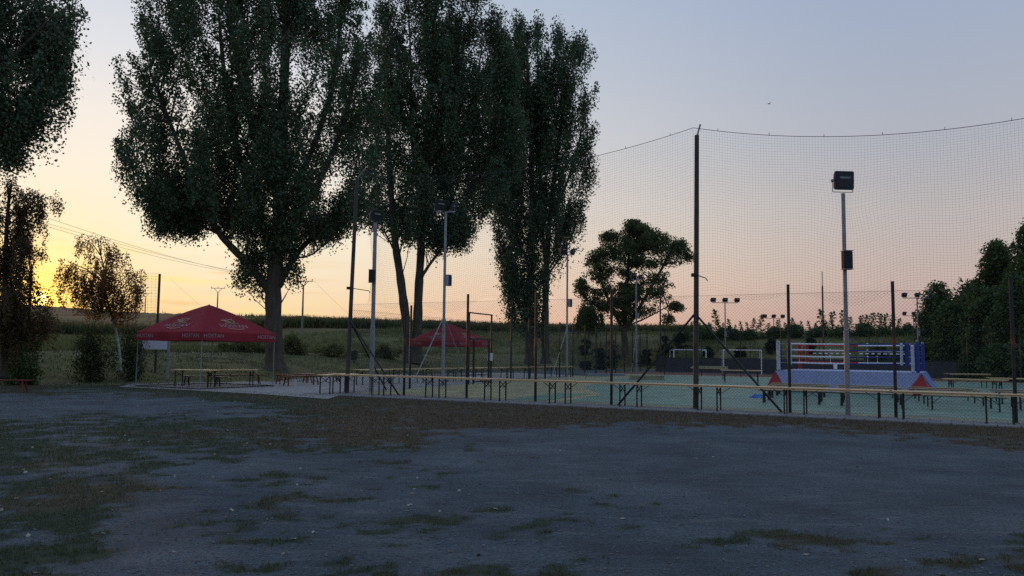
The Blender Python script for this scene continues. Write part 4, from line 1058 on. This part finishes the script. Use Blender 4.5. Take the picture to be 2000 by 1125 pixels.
# birches with hanging strands
def birch(label, base, Y, height, stem_px, strands, lsize, r0, group='drooping birches', leaf='birch'):
    t = thing('birch_tree', label, 'tree', base, 0, group); off = np.array(base, float); mb = MB()
    P, rs = limb(mb, stem_px, Y, r0, r0 * .25, 0., 9); mb.build('trunk', M['birchbark' if r0 < .15 else 'twig'], t, off, True)
    tw = MB(); Cs = []; P = np.array(P)
    for (x, y, x2, y2, n) in strands:
        tip = D(x, y, Y) + np.array([0, R.normal() * .5, 0]); end = D(x2, y2, Y) + np.array([0, R.normal() * .7, 0])
        s = P[np.argmin(np.linalg.norm(P - (tip - np.array([0, 0, 1.0])), axis=1))]
        tw.tube([s, s * .5 + tip * .5 + np.array([0, 0, .15]), tip], [.03, .022, .012], 4, False)
        for k in range(int(n * 1.5)):
            u = R.rand(); a = s * (1 - u) * .5 + tip * (.5 + .5 * u) if R.rand() < .5 else tip
            a = a + np.array([R.normal() * .16, R.normal() * .35, R.normal() * .1]); L = abs(tip[2] - end[2]) * R.uniform(.4, 1.05) + .15
            e = a + np.array([(end[0] - tip[0]) * R.uniform(.3, 1.1) + R.normal() * .1, R.normal() * .12, -L])
            tw.tube([a, (a + e) / 2 + np.array([(e - a)[0] * .2, 0, .05]), e], [.008, .006, .003], 3, False)
            m = int(26 * L / .5) + 10; q = R.rand(m, 1); Cs.append(a + (e - a) * q + R.normal(size=(m, 3)) * .075)
    tw.build('twigs', M['twig'], t, off)
    quads_obj('crown', leaves(np.concatenate(Cs), lsize, .75, .6), M[leaf], t, off)
Yb = 38.5; bb = D(233, 722, Yb); bb[2] = tzf(bb[0], Yb)
birch('small birch with hanging strands glowing against the sunset', bb, Yb, 7, [(236, 724), (234, 690), (228, 650), (221, 625), (212, 596), (203, 566), (205, 530), (196, 495), (190, 466)],
      [(190, 462, 170, 490, 5), (178, 470, 172, 505, 5), (200, 478, 215, 510, 6), (165, 495, 150, 540, 6), (150, 515, 132, 580, 9), (135, 520, 126, 575, 7), (185, 520, 170, 590, 8), (215, 520, 226, 580, 8), (245, 495, 252, 520, 3), (235, 520, 240, 580, 8), (262, 530, 266, 580, 7), (280, 532, 284, 560, 5), (205, 545, 206, 610, 9),
       (180, 555, 172, 615, 9), (160, 545, 150, 610, 9), (228, 560, 236, 615, 9), (256, 560, 262, 610, 8), (275, 560, 272, 605, 6), (195, 585, 190, 625, 7), (216, 590, 220, 630, 7), (144, 570, 135, 618, 5), (246, 590, 250, 625, 6), (226, 490, 228, 515, 4)], .085, .075)
Yc = 33.; bc = D(8, 735, Yc); bc[2] = tzf(bc[0], Yc)
birch('taller birch at the left edge with drooping dark foliage', bc, Yc, 10, [(8, 740), (9, 640), (10, 540), (12, 470), (16, 400), (22, 360)],
      [(25, 355, 30, 390, 8), (45, 368, 52, 400, 8), (62, 378, 80, 412, 10), (80, 378, 88, 410, 8), (35, 400, 40, 450, 12), (60, 405, 64, 450, 10), (15, 410, 18, 470, 14), (-15, 400, -18, 470, 12), (-40, 420, -45, 500, 10), (28, 450, 34, 520, 16), (50, 470, 60, 530, 12), (65, 480, 72, 500, 8), (10, 480, 12, 560, 18), (40, 520, 50, 580, 16), (-10, 480, -10, 560, 10),
       (60, 530, 66, 560, 7), (25, 560, 30, 640, 20), (50, 570, 58, 640, 18), (5, 580, 6, 660, 18), (70, 575, 80, 620, 10), (88, 575, 104, 600, 7), (78, 560, 90, 585, 5), (40, 610, 46, 680, 16), (68, 615, 78, 670, 14), (15, 640, 18, 700, 14), (90, 610, 96, 640, 5)], .085, .16, leaf='birchdark')

# bushes and conifers: crowns on a short stem
def bush(name, label, cat, px, py, w, h, Y, m='hedge', n=60, per=90, rc=.5, ls=.12, group=None, cone=False, gap=.3, up=1., snap=True, asp=.8, gs=1.2):
    b = D(px, py, Y); zb_ = tzf(b[0], Y) if snap else b[2]; base = np.array([b[0], Y, zb_])
    if snap: py = float(proj(base)[1])
    if cone: O = [(py - h, px - 1, px + 1), (py - h * .7, px - w * .2, px + w * .2), (py - h * .35, px - w * .38, px + w * .38), (py - h * .08, px - w * .5, px + w * .5), (py - 1, px - w * .42, px + w * .42)]
    else: O = [(py - h, px - w * .14, px + w * .14), (py - h * .85, px - w * .34, px + w * .32), (py - h * .55, px - w * .5, px + w * .5), (py - h * .2, px - w * .47, px + w * .48), (py + 1, px - w * .32, px + w * .32)]
    return tree(name, label, cat, base, Y, O, [([(px, py + 2), (px, py - h * .3), (px + w * .03, py - h * .75)], max(.04, .012 * h / F * Y * 1.6), .02, 0.)], (), group, ('twig', m), .3, .03, .3, False,
                nclump=n, per=per, rc=rc, lsize=ls, gap=gap, up=up, gs=gs, asp=asp)
bush('bush', 'dark round bush at the foot of the small birch', 'bush', 176, 716, 110, 104, 38.2, 'scrub', 190, 30, .5, .09, 'low bushes on the bank')
bush('bush', 'dark bush right of the small birch trunk', 'bush', 256, 716, 84, 104, 39.2, 'scrub', 130, 30, .5, .09, 'low bushes on the bank')
bush('bush', 'wide dark bush under the taller birch at the left edge', 'bush', 45, 715, 130, 120, 36., 'hedge', 110, 90, .5, .10, 'low bushes on the bank')
bush('weed_clump', 'dark weed clump on the bank just right of the near tent', 'weeds', 572, 700, 84, 36, 64., 'weed', 60, 80, .6, .14, 'weed clumps along the bank top')
bush('weed_clump', 'dark weed clump seen under the right side of the near tent', 'weeds', 475, 700, 130, 30, 63., 'weed', 60, 80, .6, .14, 'weed clumps along the bank top')
bush('weed_clump', 'low weed clump left of the near fence corner post', 'weeds', 650, 700, 90, 24, 66., 'weed', 40, 80, .6, .14, 'weed clumps along the bank top')
bush('weed_clump', 'low weed clump between the fence corner and the far tent', 'weeds', 750, 700, 90, 22, 69., 'weed', 40, 80, .6, .14, 'weed clumps along the bank top')
for px, w, h, Y, lab in ((1143, 34, 84, 80., 'tall dark conifer, leftmost of the cluster left of the feathery tree'), (1172, 40, 82, 82., 'broad dark conifer in the middle of the cluster left of the feathery tree'), (1196, 36, 70, 84., 'dark conifer touching the feathery tree trunk from the left'), (1262, 44, 52, 88., 'low dark conifer just right of the feathery tree trunk'), (1300, 50, 46, 92., 'low dark conifer between the feathery tree and the left goal'), (1330, 44, 50, 94., 'dark conifer behind the left goal'),
                         (1384, 34, 30, 88., 'small spruce behind the gap between the goals'), (1446, 34, 30, 88., 'small spruce behind the right goal'), (1507, 36, 42, 88., 'pointed spruce left of the boxing ring'), (1583, 36, 30, 86., 'small spruce seen above the left half of the boxing ring')):
    b = D(px, 725, Y); yb = float(proj(np.array([b[0], Y, tzf(b[0], Y)]))[1])
    bush('conifer', lab, 'conifer', px, yb, w, h, Y, 'spruce', 70, 80, .42, .20, 'dark conifers beyond the court', True, .2, .6, asp=.3)
# weeping birch under the feathery tree
Yw = 88.; bw = D(1150, 690, Yw); bw[2] = tzf(bw[0], Yw)
birch('weeping birch drooping at the left of the feathery tree', bw, Yw, 5, [(1150, 694), (1150, 650), (1148, 605)], [(1135, 605, 1128, 640, 9), (1146, 598, 1142, 645, 10), (1160, 602, 1166, 645, 9), (1128, 618, 1124, 650, 7), (1172, 612, 1176, 650, 6), (1152, 600, 1152, 650, 8)], .17, .14, leaf='locust')

# trees and hedge on the right
rt = [(2016, 432, 150, 62., 'tallest dark tree at the right edge'), (1948, 476, 120, 66., 'dark tree with a ragged tip second from the right edge'), (1888, 528, 110, 69., 'dark round tree behind the tall three-lamp mast, right of it'), (1832, 552, 100, 73., 'dark tree at the left end of the wood on the right'), (1985, 540, 130, 60., 'leafy tree standing in front of the wood at the right edge'), (1925, 570, 130, 63., 'bushy tree in front of the wood, low and wide'), (1868, 590, 110, 66., 'low bushy tree in the wood, behind the three-lamp masts')]
for px, yt, w, Y, lab in rt:
    b = D(px, 700, Y); zb_ = tzf(b[0], Y); yb = float(proj(np.array([b[0], Y, zb_]))[1]); h = yb - yt
    bush('broadleaf_tree', lab, 'tree', px, yb, w, h, Y, 'hedge', 380, 85, .85, .19, 'dark trees on the right', False, .33, 1.1, gs=2.0)
hb = [(1765, 70, 62, 72.), (1805, 66, 70, 70.), (1850, 80, 66, 66.), (1900, 80, 62, 62.), (1950, 90, 66, 58.), (2005, 90, 72, 56.), (1715, 60, 50, 76.)]
hl = ['low green bush right of the ring, in front of the far lamps', 'green bush under the three-lamp masts on the right', 'green bush behind the right corner of the boxing ring', 'green bush in the hedge right of the boxing ring', 'yellowish green bush in the hedge near the right edge', 'green bush at the right edge, end of the hedge', 'low green bush above the right half of the boxing ring']
for (px, w, h, Y), lab in zip(hb, hl):
    b = D(px, 700, Y); yb = float(proj(np.array([b[0], Y, tzf(b[0], Y)]))[1])
    bush('hedge_bush', lab, 'bush', px, yb, w, h, Y, 'hedge', 150, 80, .6, .17, 'hedge bushes behind the court', False, .28)
for i in range(11):
    px = 1335 + i * 44; Y = 98. - i * .8; b = D(px, 690, Y); yb = float(proj(np.array([b[0], Y, tzf(b[0], Y)]))[1])
    bush('hedge_bush', 'low hedge bush below the saplings, %s from left behind the goals and ring' % ORD[i], 'bush', px, yb, 64, 16 + 4 * (i % 3), Y, 'hedge', 70, 60, .6, .17, 'low hedge on the far bank', False, .2)
# thin saplings standing on the far bank
def sapling_proto():
    t = thing('sapling', 'x', 'young tree'); st = MB(); C = []
    st.tube([(0, 0, -.1), (.04, 0, 1.5), (0, 0, 3.2)], [.03, .022, .008], 5)
    for k in range(26):
        z = .3 + 2.8 * k / 25; th = R.uniform(0, 6.28); L = .75 * (1 - .6 * k / 25) * R.uniform(.6, 1.2); e = np.array([math.cos(th) * L, math.sin(th) * L, z + L * .5])
        st.tube([(0, 0, z), e], [.012, .005], 3, False)
        for q in range(12): C.append(np.array([0, 0, z]) + (e - np.array([0, 0, z])) * R.uniform(.3, 1.1) + R.normal(size=3) * .09)
    st.build('stem', M['twig'], t); quads_obj('leaves', leaves(np.array(C), .26, .55), M['hedge'], t); return t
sp_ = sapling_proto(); fs = [True]
spx = [1352, 1368, 1384, 1398, 1412, 1424, 1436, 1447, 1459, 1472, 1487, 1502, 1521, 1533, 1549, 1566, 1580, 1593, 1605, 1616, 1627, 1638, 1650, 1662, 1673, 1684, 1695, 1707, 1719, 1731, 1744, 1757]
for i, px in enumerate(spx):
    Y = 104. + R.uniform(-5, 5) - (px - 1345) * .02; b = D(px, 660, Y)
    lab = ('thin sapling, %s from left of those on the bank %s' % (ORD[i % 11], ['above the goals', 'between right goal and ring', 'above the boxing ring'][i // 11]))
    o = place(sp_, fs, b[0], Y, R.uniform(0, 6), lab, 'saplings on the far bank', tzf(b[0], Y)); s = R.uniform(.35, .95); o.scale = (s * 1.15, s * 1.15, s)

# --- low cover as stuff
def blades(P, h, w, lean=.5):
    n = len(P); a = R.uniform(0, 2 * math.pi, n); hh = h * R.uniform(.5, 1.3, n); d = np.stack([np.cos(a), np.sin(a), np.zeros(n)], 1)
    t = R.uniform(0, 2 * math.pi, n); l = np.stack([np.cos(t), np.sin(t), np.zeros(n)], 1) * (R.rand(n) * lean * hh)[:, None]
    ww = (w * R.uniform(.6, 1.3, n) / 2)[:, None]
    top = P + l + np.stack([0 * hh, 0 * hh, hh], 1)
    return np.stack([P - d * ww, P + d * ww, top], 1)
# yard grass
n = 620000; u = R.rand(n)
yy = 5.4 + 31 * u ** 1.35; xx = R.uniform(-1, 1, n) * (yy * .66 + .6); g, dry = cover(xx, yy)
k = R.rand(n) < g * np.clip(.25 + 4.5 / yy, 0, 1); xx, yy, dry = xx[k], yy[k], dry[k]
cl = fbm(xx, yy, .18); k = cl > .42; xx, yy, dry = xx[k], yy[k], dry[k]
P = np.stack([xx, yy, tz(xx, yy) - .004], 1); isd = R.rand(len(xx)) < dry * .75 + .12
sz = np.clip(yy / 9, .9, 2.4)
Bl = blades(P, .034, .007, 1.1); Bl = P[:, None] + (Bl - P[:, None]) * np.stack([sz, sz, sz ** .35], 1)[:, None]
tag(quads_obj('short_grass', Bl[~isd], M['grass'], k=3), 'thin short grass in patches on the gravel yard', 'grass', kind='stuff')
tag(quads_obj('dry_grass', Bl[isd], M['dry'], k=3), 'brown dry grass along the edge of the pavers', 'grass', kind='stuff')
# loose stones on the gravel
n = 16000; yy = 5.3 + 13 * R.rand(n) ** 1.3; xx = R.uniform(-1, 1, n) * (yy * .66 + .5); g, _ = cover(xx, yy); k = g < .3; xx, yy = xx[k], yy[k]; n = len(xx)
sz_ = .005 + .013 * R.rand(n) ** 3; c = np.stack([xx, yy, tz(xx, yy) + sz_ * .3], 1)
oc = np.array([[1, 0, 0], [0, 1, 0], [-1, 0, 0], [0, -1, 0], [0, 0, .7], [0, 0, -.7]], float); V = []
a_ = R.uniform(0, 6.28, n); ro = np.stack([np.stack([np.cos(a_), -np.sin(a_)], 1), np.stack([np.sin(a_), np.cos(a_)], 1)], 1)
pv = oc[None] * R.uniform(.7, 1.3, (n, 6, 1)); pxy = np.einsum('nij,nkj->nki', ro, pv[:, :, :2] * np.array([1.25, .85])); pv = np.concatenate([pxy, pv[:, :, 2:]], 2) * sz_[:, None, None] + c[:, None]
tri = np.array([(0, 1, 4), (1, 2, 4), (2, 3, 4), (3, 0, 4)]); Vs = pv[:, tri].reshape(-1, 3)
tag(quads_obj('gravel_stones', Vs, mat('gravel_stone', (.075, .080, .086), .9, .5, 30., col2=(.19, .19, .19)), k=3), 'loose small stones lying on the gravel yard', 'stones', kind='stuff')
# fallen leaves
n = 1500; yy = 5.3 + 30 * R.rand(n) ** 1.2; xx = R.uniform(-1, 1, n) * (yy * .66 + .5); fr_ = (xx - A0[0]) * .4889 + (yy - A0[1]) * .8724
k = (fr_ < -1.4) & (R.rand(n) < .12 + .75 * sst(2., -6., xx) * sst(7, 9, yy) + .22 * sst(9, 6, yy)); xx, yy = xx[k], yy[k]
n2 = 16000; qx = R.uniform(-34, 6, n2); qy = R.uniform(30, 72, n2); q = seg_sd(qx, qy); k = (q > -1.5) & (q < 14) & (R.rand(n2) < .75 * sst(.42, .62, fbm(qx, qy, 3.5))); 
def litter(x, y, size, lift):
    m = len(x); c = np.stack([x, y, tz(x, y) + lift], 1); a = R.uniform(0, 6.28, m); s = (size * R.uniform(.55, 1.35, m))[:, None]
    e = np.stack([np.cos(a), np.sin(a), R.normal(size=m) * .25], 1) * s / 2; f = np.stack([-np.sin(a), np.cos(a), R.normal(size=m) * .3], 1) * s / 2 * .8
    up = np.stack([0 * a, 0 * a, R.rand(m) * .25], 1) * s
    return np.stack([c - e, c - e * .2 + f * .6 + up, c + e * .1 + f, c + e + up * .6, c + e * .2 - f * .9, c - e * .3 - f * .7 + up], 1)
Lq = np.concatenate([litter(xx, yy, .052, .006), litter(qx[k], qy[k], .11, .03)])
tag(quads_obj('fallen_leaves', Lq, M['litter'], k=6), 'pale fallen leaves scattered over the yard and the bank', 'leaves', kind='stuff')
# meadow and weeds beyond the bank top
n = 130000; xx = R.uniform(-62, 45, n); yy = R.uniform(36, 128, n); q = seg_sd(xx, yy); q2 = (xx - FA[0]) * .4889 + (yy - FA[1]) * .8724
f1 = fbm(xx, yy, 5.); k = (((q > 12 + 6 * (f1 - .5)) & (f1 > .40)) | ((q2 > 3) & (f1 > .45))) & (R.rand(n) < .95)
xx, yy, f1 = xx[k], yy[k], f1[k]; P = np.stack([xx, yy, tz(xx, yy) - .03], 1)
hh = .35 + 1.3 * np.clip(f1 - .42, 0, .3)
Bl = blades(P, 1., .10, .7); Bl = P[:, None] + (Bl - P[:, None]) * np.stack([.5 + hh, .5 + hh, hh], 1)[:, None]
tag(quads_obj('meadow', Bl, M['weed'], k=3), 'tall rough meadow grass and weeds beyond the bank', 'meadow', kind='stuff')
n = 60000; xx = R.uniform(-45, 12, n); yy = R.uniform(32, 84, n); q = seg_sd(xx, yy); k = (q > -1.2) & (q < 15) & (fbm(xx, yy, 1.6) > .45)
P = np.stack([xx[k], yy[k], tz(xx[k], yy[k]) - .01], 1); tag(quads_obj('bank_grass', blades(P, .13, .045, 1.2), M['grass'], k=3), 'short grass on the bank between paving and meadow', 'grass', kind='stuff')
# corn
def corn():
    n = 90000; az = np.radians(R.uniform(-38, 14, n)); r = 142 + 360 * R.rand(n) ** 1.9
    r = np.where(R.rand(n) < .72, 142 + 14 * R.rand(n), r)
    x, y = r * np.sin(az), r * np.cos(az); z = tz(x, y); P = np.stack([x, y, z + R.rand(n) * 1.2], 1)
    sc = np.clip(r / 150, 1, 3.0)
    B = blades(P, 1.1, .20, .9); B = P[:, None] + (B - P[:, None]) * np.stack([sc, sc, np.ones(n)], 1)[:, None]
    a = np.radians(np.linspace(-38, 14, 260)); rr = np.array([143, 143.5, 150, 165, 185, 215, 250, 300, 350, 400, 450, 498, 520]); V = []
    for i, q in enumerate(rr):
        X, Yy = q * np.sin(a), q * np.cos(a); Z = tz(X, Yy) + (0 if i == 0 else 1.75 if i < 12 else .5) + (R.rand(len(a)) * .35 if i else 0); V.append(np.stack([X, Yy, Z], 1))
    V = np.concatenate(V); m = len(a); Fs = [(i * m + j, i * m + j + 1, (i + 1) * m + j + 1, (i + 1) * m + j) for i in range(len(rr) - 1) for j in range(m - 1)]
    cm = mat('corn_canopy', (.17, .105, .040), .95, .3, .12, bump=1., bscale=2., col2=(.26, .15, .055))
    mb = MB(); mb.add(V, Fs); o = tag(mb.build('corn_field', cm), 'corn field covering the slope up to the horizon', 'corn field', kind='stuff')
    l = quads_obj('corn_leaves', B, M['corn'], k=3); l.parent = o; l['kind'] = 'stuff'
corn()

# a small bird high over the court
q = D(1502, 203, 60.); t = thing('bird', 'tiny dark bird flying high over the court', 'bird', q, .6)
MB().tube([(-.13, 0, 0), (-.08, 0, .005), (0, 0, .01), (.08, 0, .012), (.13, 0, .01)], [.008, .03, .04, .028, .006], 8).build('body', M['bird'], t)
for s in (-1, 1): MB().add([(.05, s * .02, .02), (-.04, s * .02, .02), (-.05, s * .16, .06), (.02, s * .17, .065), (-.06, s * .30, .03)], [(0, 1, 2, 3), (3, 2, 4)]).build('wing', M['bird'], t)

# ------------------------------------------------------------------ sky, sun, camera
def world():
    w = bpy.data.worlds.new('World'); SC.world = w; w.use_nodes = True; nt = w.node_tree; N = nt.nodes; L = nt.links
    bg = N['Background']; tc = N.new('ShaderNodeTexCoord'); sp = N.new('ShaderNodeSeparateXYZ')
    nv = N.new('ShaderNodeVectorMath'); nv.operation = 'NORMALIZE'; L.new(tc.outputs['Generated'], nv.inputs[0]); L.new(nv.outputs[0], sp.inputs[0])
    def M_(op, a, b=None, c=None, cl=False):
        m = N.new('ShaderNodeMath'); m.operation = op; m.use_clamp = cl
        for i, q in enumerate((a, b, c)):
            if q is None: continue
            if isinstance(q, (int, float)): m.inputs[i].default_value = q
            else: L.new(q, m.inputs[i])
        return m.outputs[0]
    def MR(v, a, b, c=0., d=1., t='SMOOTHSTEP'):
        m = N.new('ShaderNodeMapRange'); m.interpolation_type = t; m.inputs[1].default_value = a; m.inputs[2].default_value = b; m.inputs[3].default_value = c; m.inputs[4].default_value = d
        L.new(v, m.inputs[0]); return m.outputs[0]
    def ramp(v, stops):
        rp = N.new('ShaderNodeValToRGB'); e = rp.color_ramp.elements
        e[0].position, e[0].color = stops[0][0], lin(*stops[0][1]); e[1].position, e[1].color = stops[-1][0], lin(*stops[-1][1])
        for p, c in stops[1:-1]: k = e.new(p); k.color = lin(*c)
        L.new(v, rp.inputs[0]); return rp.outputs[0]
    def mix(f, a, b, bt='MIX'):
        m = N.new('ShaderNodeMixRGB'); m.blend_type = bt
        for i, q in enumerate((f, a, b)):
            if isinstance(q, float): m.inputs[i].default_value = q
            elif isinstance(q, tuple): m.inputs[i].default_value = q
            else: L.new(q, m.inputs[i])
        return m.outputs[0]
    x, y, z = sp.outputs
    el = M_('MULTIPLY', M_('ARCSINE', z), 180 / math.pi)            # degrees of elevation
    e = MR(el, 0, 90, 0, 1, 'LINEAR')
    hl = M_('SQRT', M_('MAXIMUM', M_('SUBTRACT', 1., M_('MULTIPLY', z, z)), 1e-5))
    ca = M_('DIVIDE', M_('ADD', M_('MULTIPLY', x, SUN[0] / SH), M_('MULTIPLY', y, SUN[1] / SH)), hl)
    az = M_('ARCCOSINE', M_('MINIMUM', M_('MAXIMUM', ca, -1.), 1.))
    az = M_('MULTIPLY', az, 180 / math.pi)
    d = lambda q: q / 90
    A_ = ramp(e, [(0, (250, 190, 112)), (d(1.8), (252, 206, 132)), (d(3.2), (253, 219, 160)), (d(4.6), (254, 229, 182)), (d(7.2), (254, 240, 206)), (d(11), (253, 241, 220)), (d(15), (246, 236, 226)), (d(19.5), (224, 226, 232)), (d(25), (200, 208, 224)), (d(40), (160, 184, 218)), (1, (134, 172, 216))])
    B_ = ramp(e, [(0, (236, 166, 134)), (d(2), (240, 184, 148)), (d(4), (240, 200, 166)), (d(7), (236, 214, 188)), (d(10.5), (226, 215, 204)), (d(15), (208, 209, 212)), (d(20), (188, 197, 212)), (d(25), (170, 186, 210)), (d(40), (150, 176, 214)), (1, (134, 172, 216))])
    C_ = ramp(e, [(0, (176, 140, 134)), (d(2), (194, 156, 146)), (d(5), (200, 176, 166)), (d(9), (192, 183, 181)), (d(14), (174, 178, 190)), (d(20), (158, 172, 196)), (d(25), (146, 165, 198)), (d(40), (142, 170, 212)), (1, (134, 172, 216))])
    D_ = ramp(e, [(0, (128, 136, 158)), (d(10), (146, 162, 192)), (d(25), (146, 176, 216)), (1, (134, 172, 216))])
    col = mix(MR(az, 8, 34), A_, B_); col = mix(MR(az, 27, 60), col, C_); col = mix(MR(az, 75, 140), col, D_)
    hs = N.new('ShaderNodeHueSaturation'); hs.inputs['Saturation'].default_value = .84; L.new(col, hs.inputs['Color']); col = hs.outputs[0]
    # glow round the sun
    dt = N.new('ShaderNodeVectorMath'); dt.operation = 'DOT_PRODUCT'; L.new(nv.outputs[0], dt.inputs[0]); dt.inputs[1].default_value = tuple(SUN)
    an = M_('MULTIPLY', M_('ARCCOSINE', M_('MINIMUM', dt.outputs['Value'], 1.)), 180 / math.pi)
    # thin cloud bars near the horizon
    cx = N.new('ShaderNodeCombineXYZ'); L.new(M_('MULTIPLY', az, .10), cx.inputs[0]); L.new(M_('MULTIPLY', el, 1.25), cx.inputs[1])
    nz = N.new('ShaderNodeTexNoise'); nz.inputs['Scale'].default_value = 1.; nz.inputs['Detail'].default_value = 5; L.new(cx.outputs[0], nz.inputs['Vector'])
    band = M_('MULTIPLY', MR(el, 1., 3.), MR(el, 8., 4.5)); near = MR(az, 30., 4.)
    bars = M_('MULTIPLY', M_('MULTIPLY', MR(nz.outputs[0], .5, .66), band), near)
    col = mix(M_('MULTIPLY', bars, .6), col, lin(255, 236, 150)); 
    dk_ = M_('MULTIPLY', M_('MULTIPLY', MR(nz.outputs[0], .46, .34), band), near); col = mix(M_('MULTIPLY', dk_, .35), col, lin(236, 176, 92))
    g1 = M_('POWER', 2.718, M_('MULTIPLY', an, -.55)); g2 = M_('POWER', 2.718, M_('MULTIPLY', an, -.17))
    col = mix(M_('MULTIPLY', M_('POWER', 2.718, M_('MULTIPLY', an, -.30)), .92), col, lin(255, 194, 66))
    col = mix(1., col, mix(1., (1.0, .62, .10, 1), M_('MULTIPLY', g1, 1.7), 'MULTIPLY'), 'ADD')
    col = mix(1., col, mix(1., (.42, .20, .02, 1), M_('MULTIPLY', g2, .16), 'MULTIPLY'), 'ADD')
    disc = MR(an, .55, .30); col = mix(1., col, mix(1., (6., 4., 1.3, 1), disc, 'MULTIPLY'), 'ADD')
    gnd = MR(el, -.2, -2.); col = mix(gnd, col, (.03, .03, .035, 1))
    L.new(col, bg.inputs[0]); bg.inputs[1].default_value = 1.0
SUND = ray(78, 583); SUN = nrm(SUND); SH = math.hypot(SUN[0], SUN[1])
world()
import mathutils
sl = bpy.data.lights.new('sun', 'SUN'); sl.energy = .5; sl.angle = rad(.6); sl.color = (1., .48, .16)
so = bpy.data.objects.new('sun', sl); COL.objects.link(so)
so.rotation_euler = mathutils.Vector((-SUN[0], -SUN[1], -SUN[2])).to_track_quat('-Z', 'Y').to_euler(); so.location = (-30, 40, 30)

cam = bpy.data.cameras.new('camera'); cam.sensor_width = 36; cam.lens = F / 2000 * 36; cam.clip_end = 5000; cam.clip_start = .1
co = bpy.data.objects.new('camera', cam); COL.objects.link(co); co.location = (0, 0, H)
right = np.array([1., 0, 0]); up = np.array([0, -SP, CP])
# rotate about the viewing axis by the roll of the hand-held picture
r2 = CR * right + SR * up; u2 = -SR * right + CR * up
fw = np.array([0, CP, SP])
co.rotation_euler = mathutils.Matrix([[r2[i], u2[i], -fw[i]] for i in range(3)]).to_euler()
SC.camera = co
SC.render.engine = 'CYCLES'; SC.view_settings.view_transform = 'Standard'; SC.view_settings.look = 'None'; SC.view_settings.exposure = 0; SC.view_settings.gamma = 1
SC.cycles.max_bounces = 4; SC.cycles.diffuse_bounces = 2; SC.cycles.glossy_bounces = 2; SC.cycles.transmission_bounces = 3; SC.cycles.use_denoising = False
SC.render.resolution_x = 1024; SC.render.resolution_y = 576
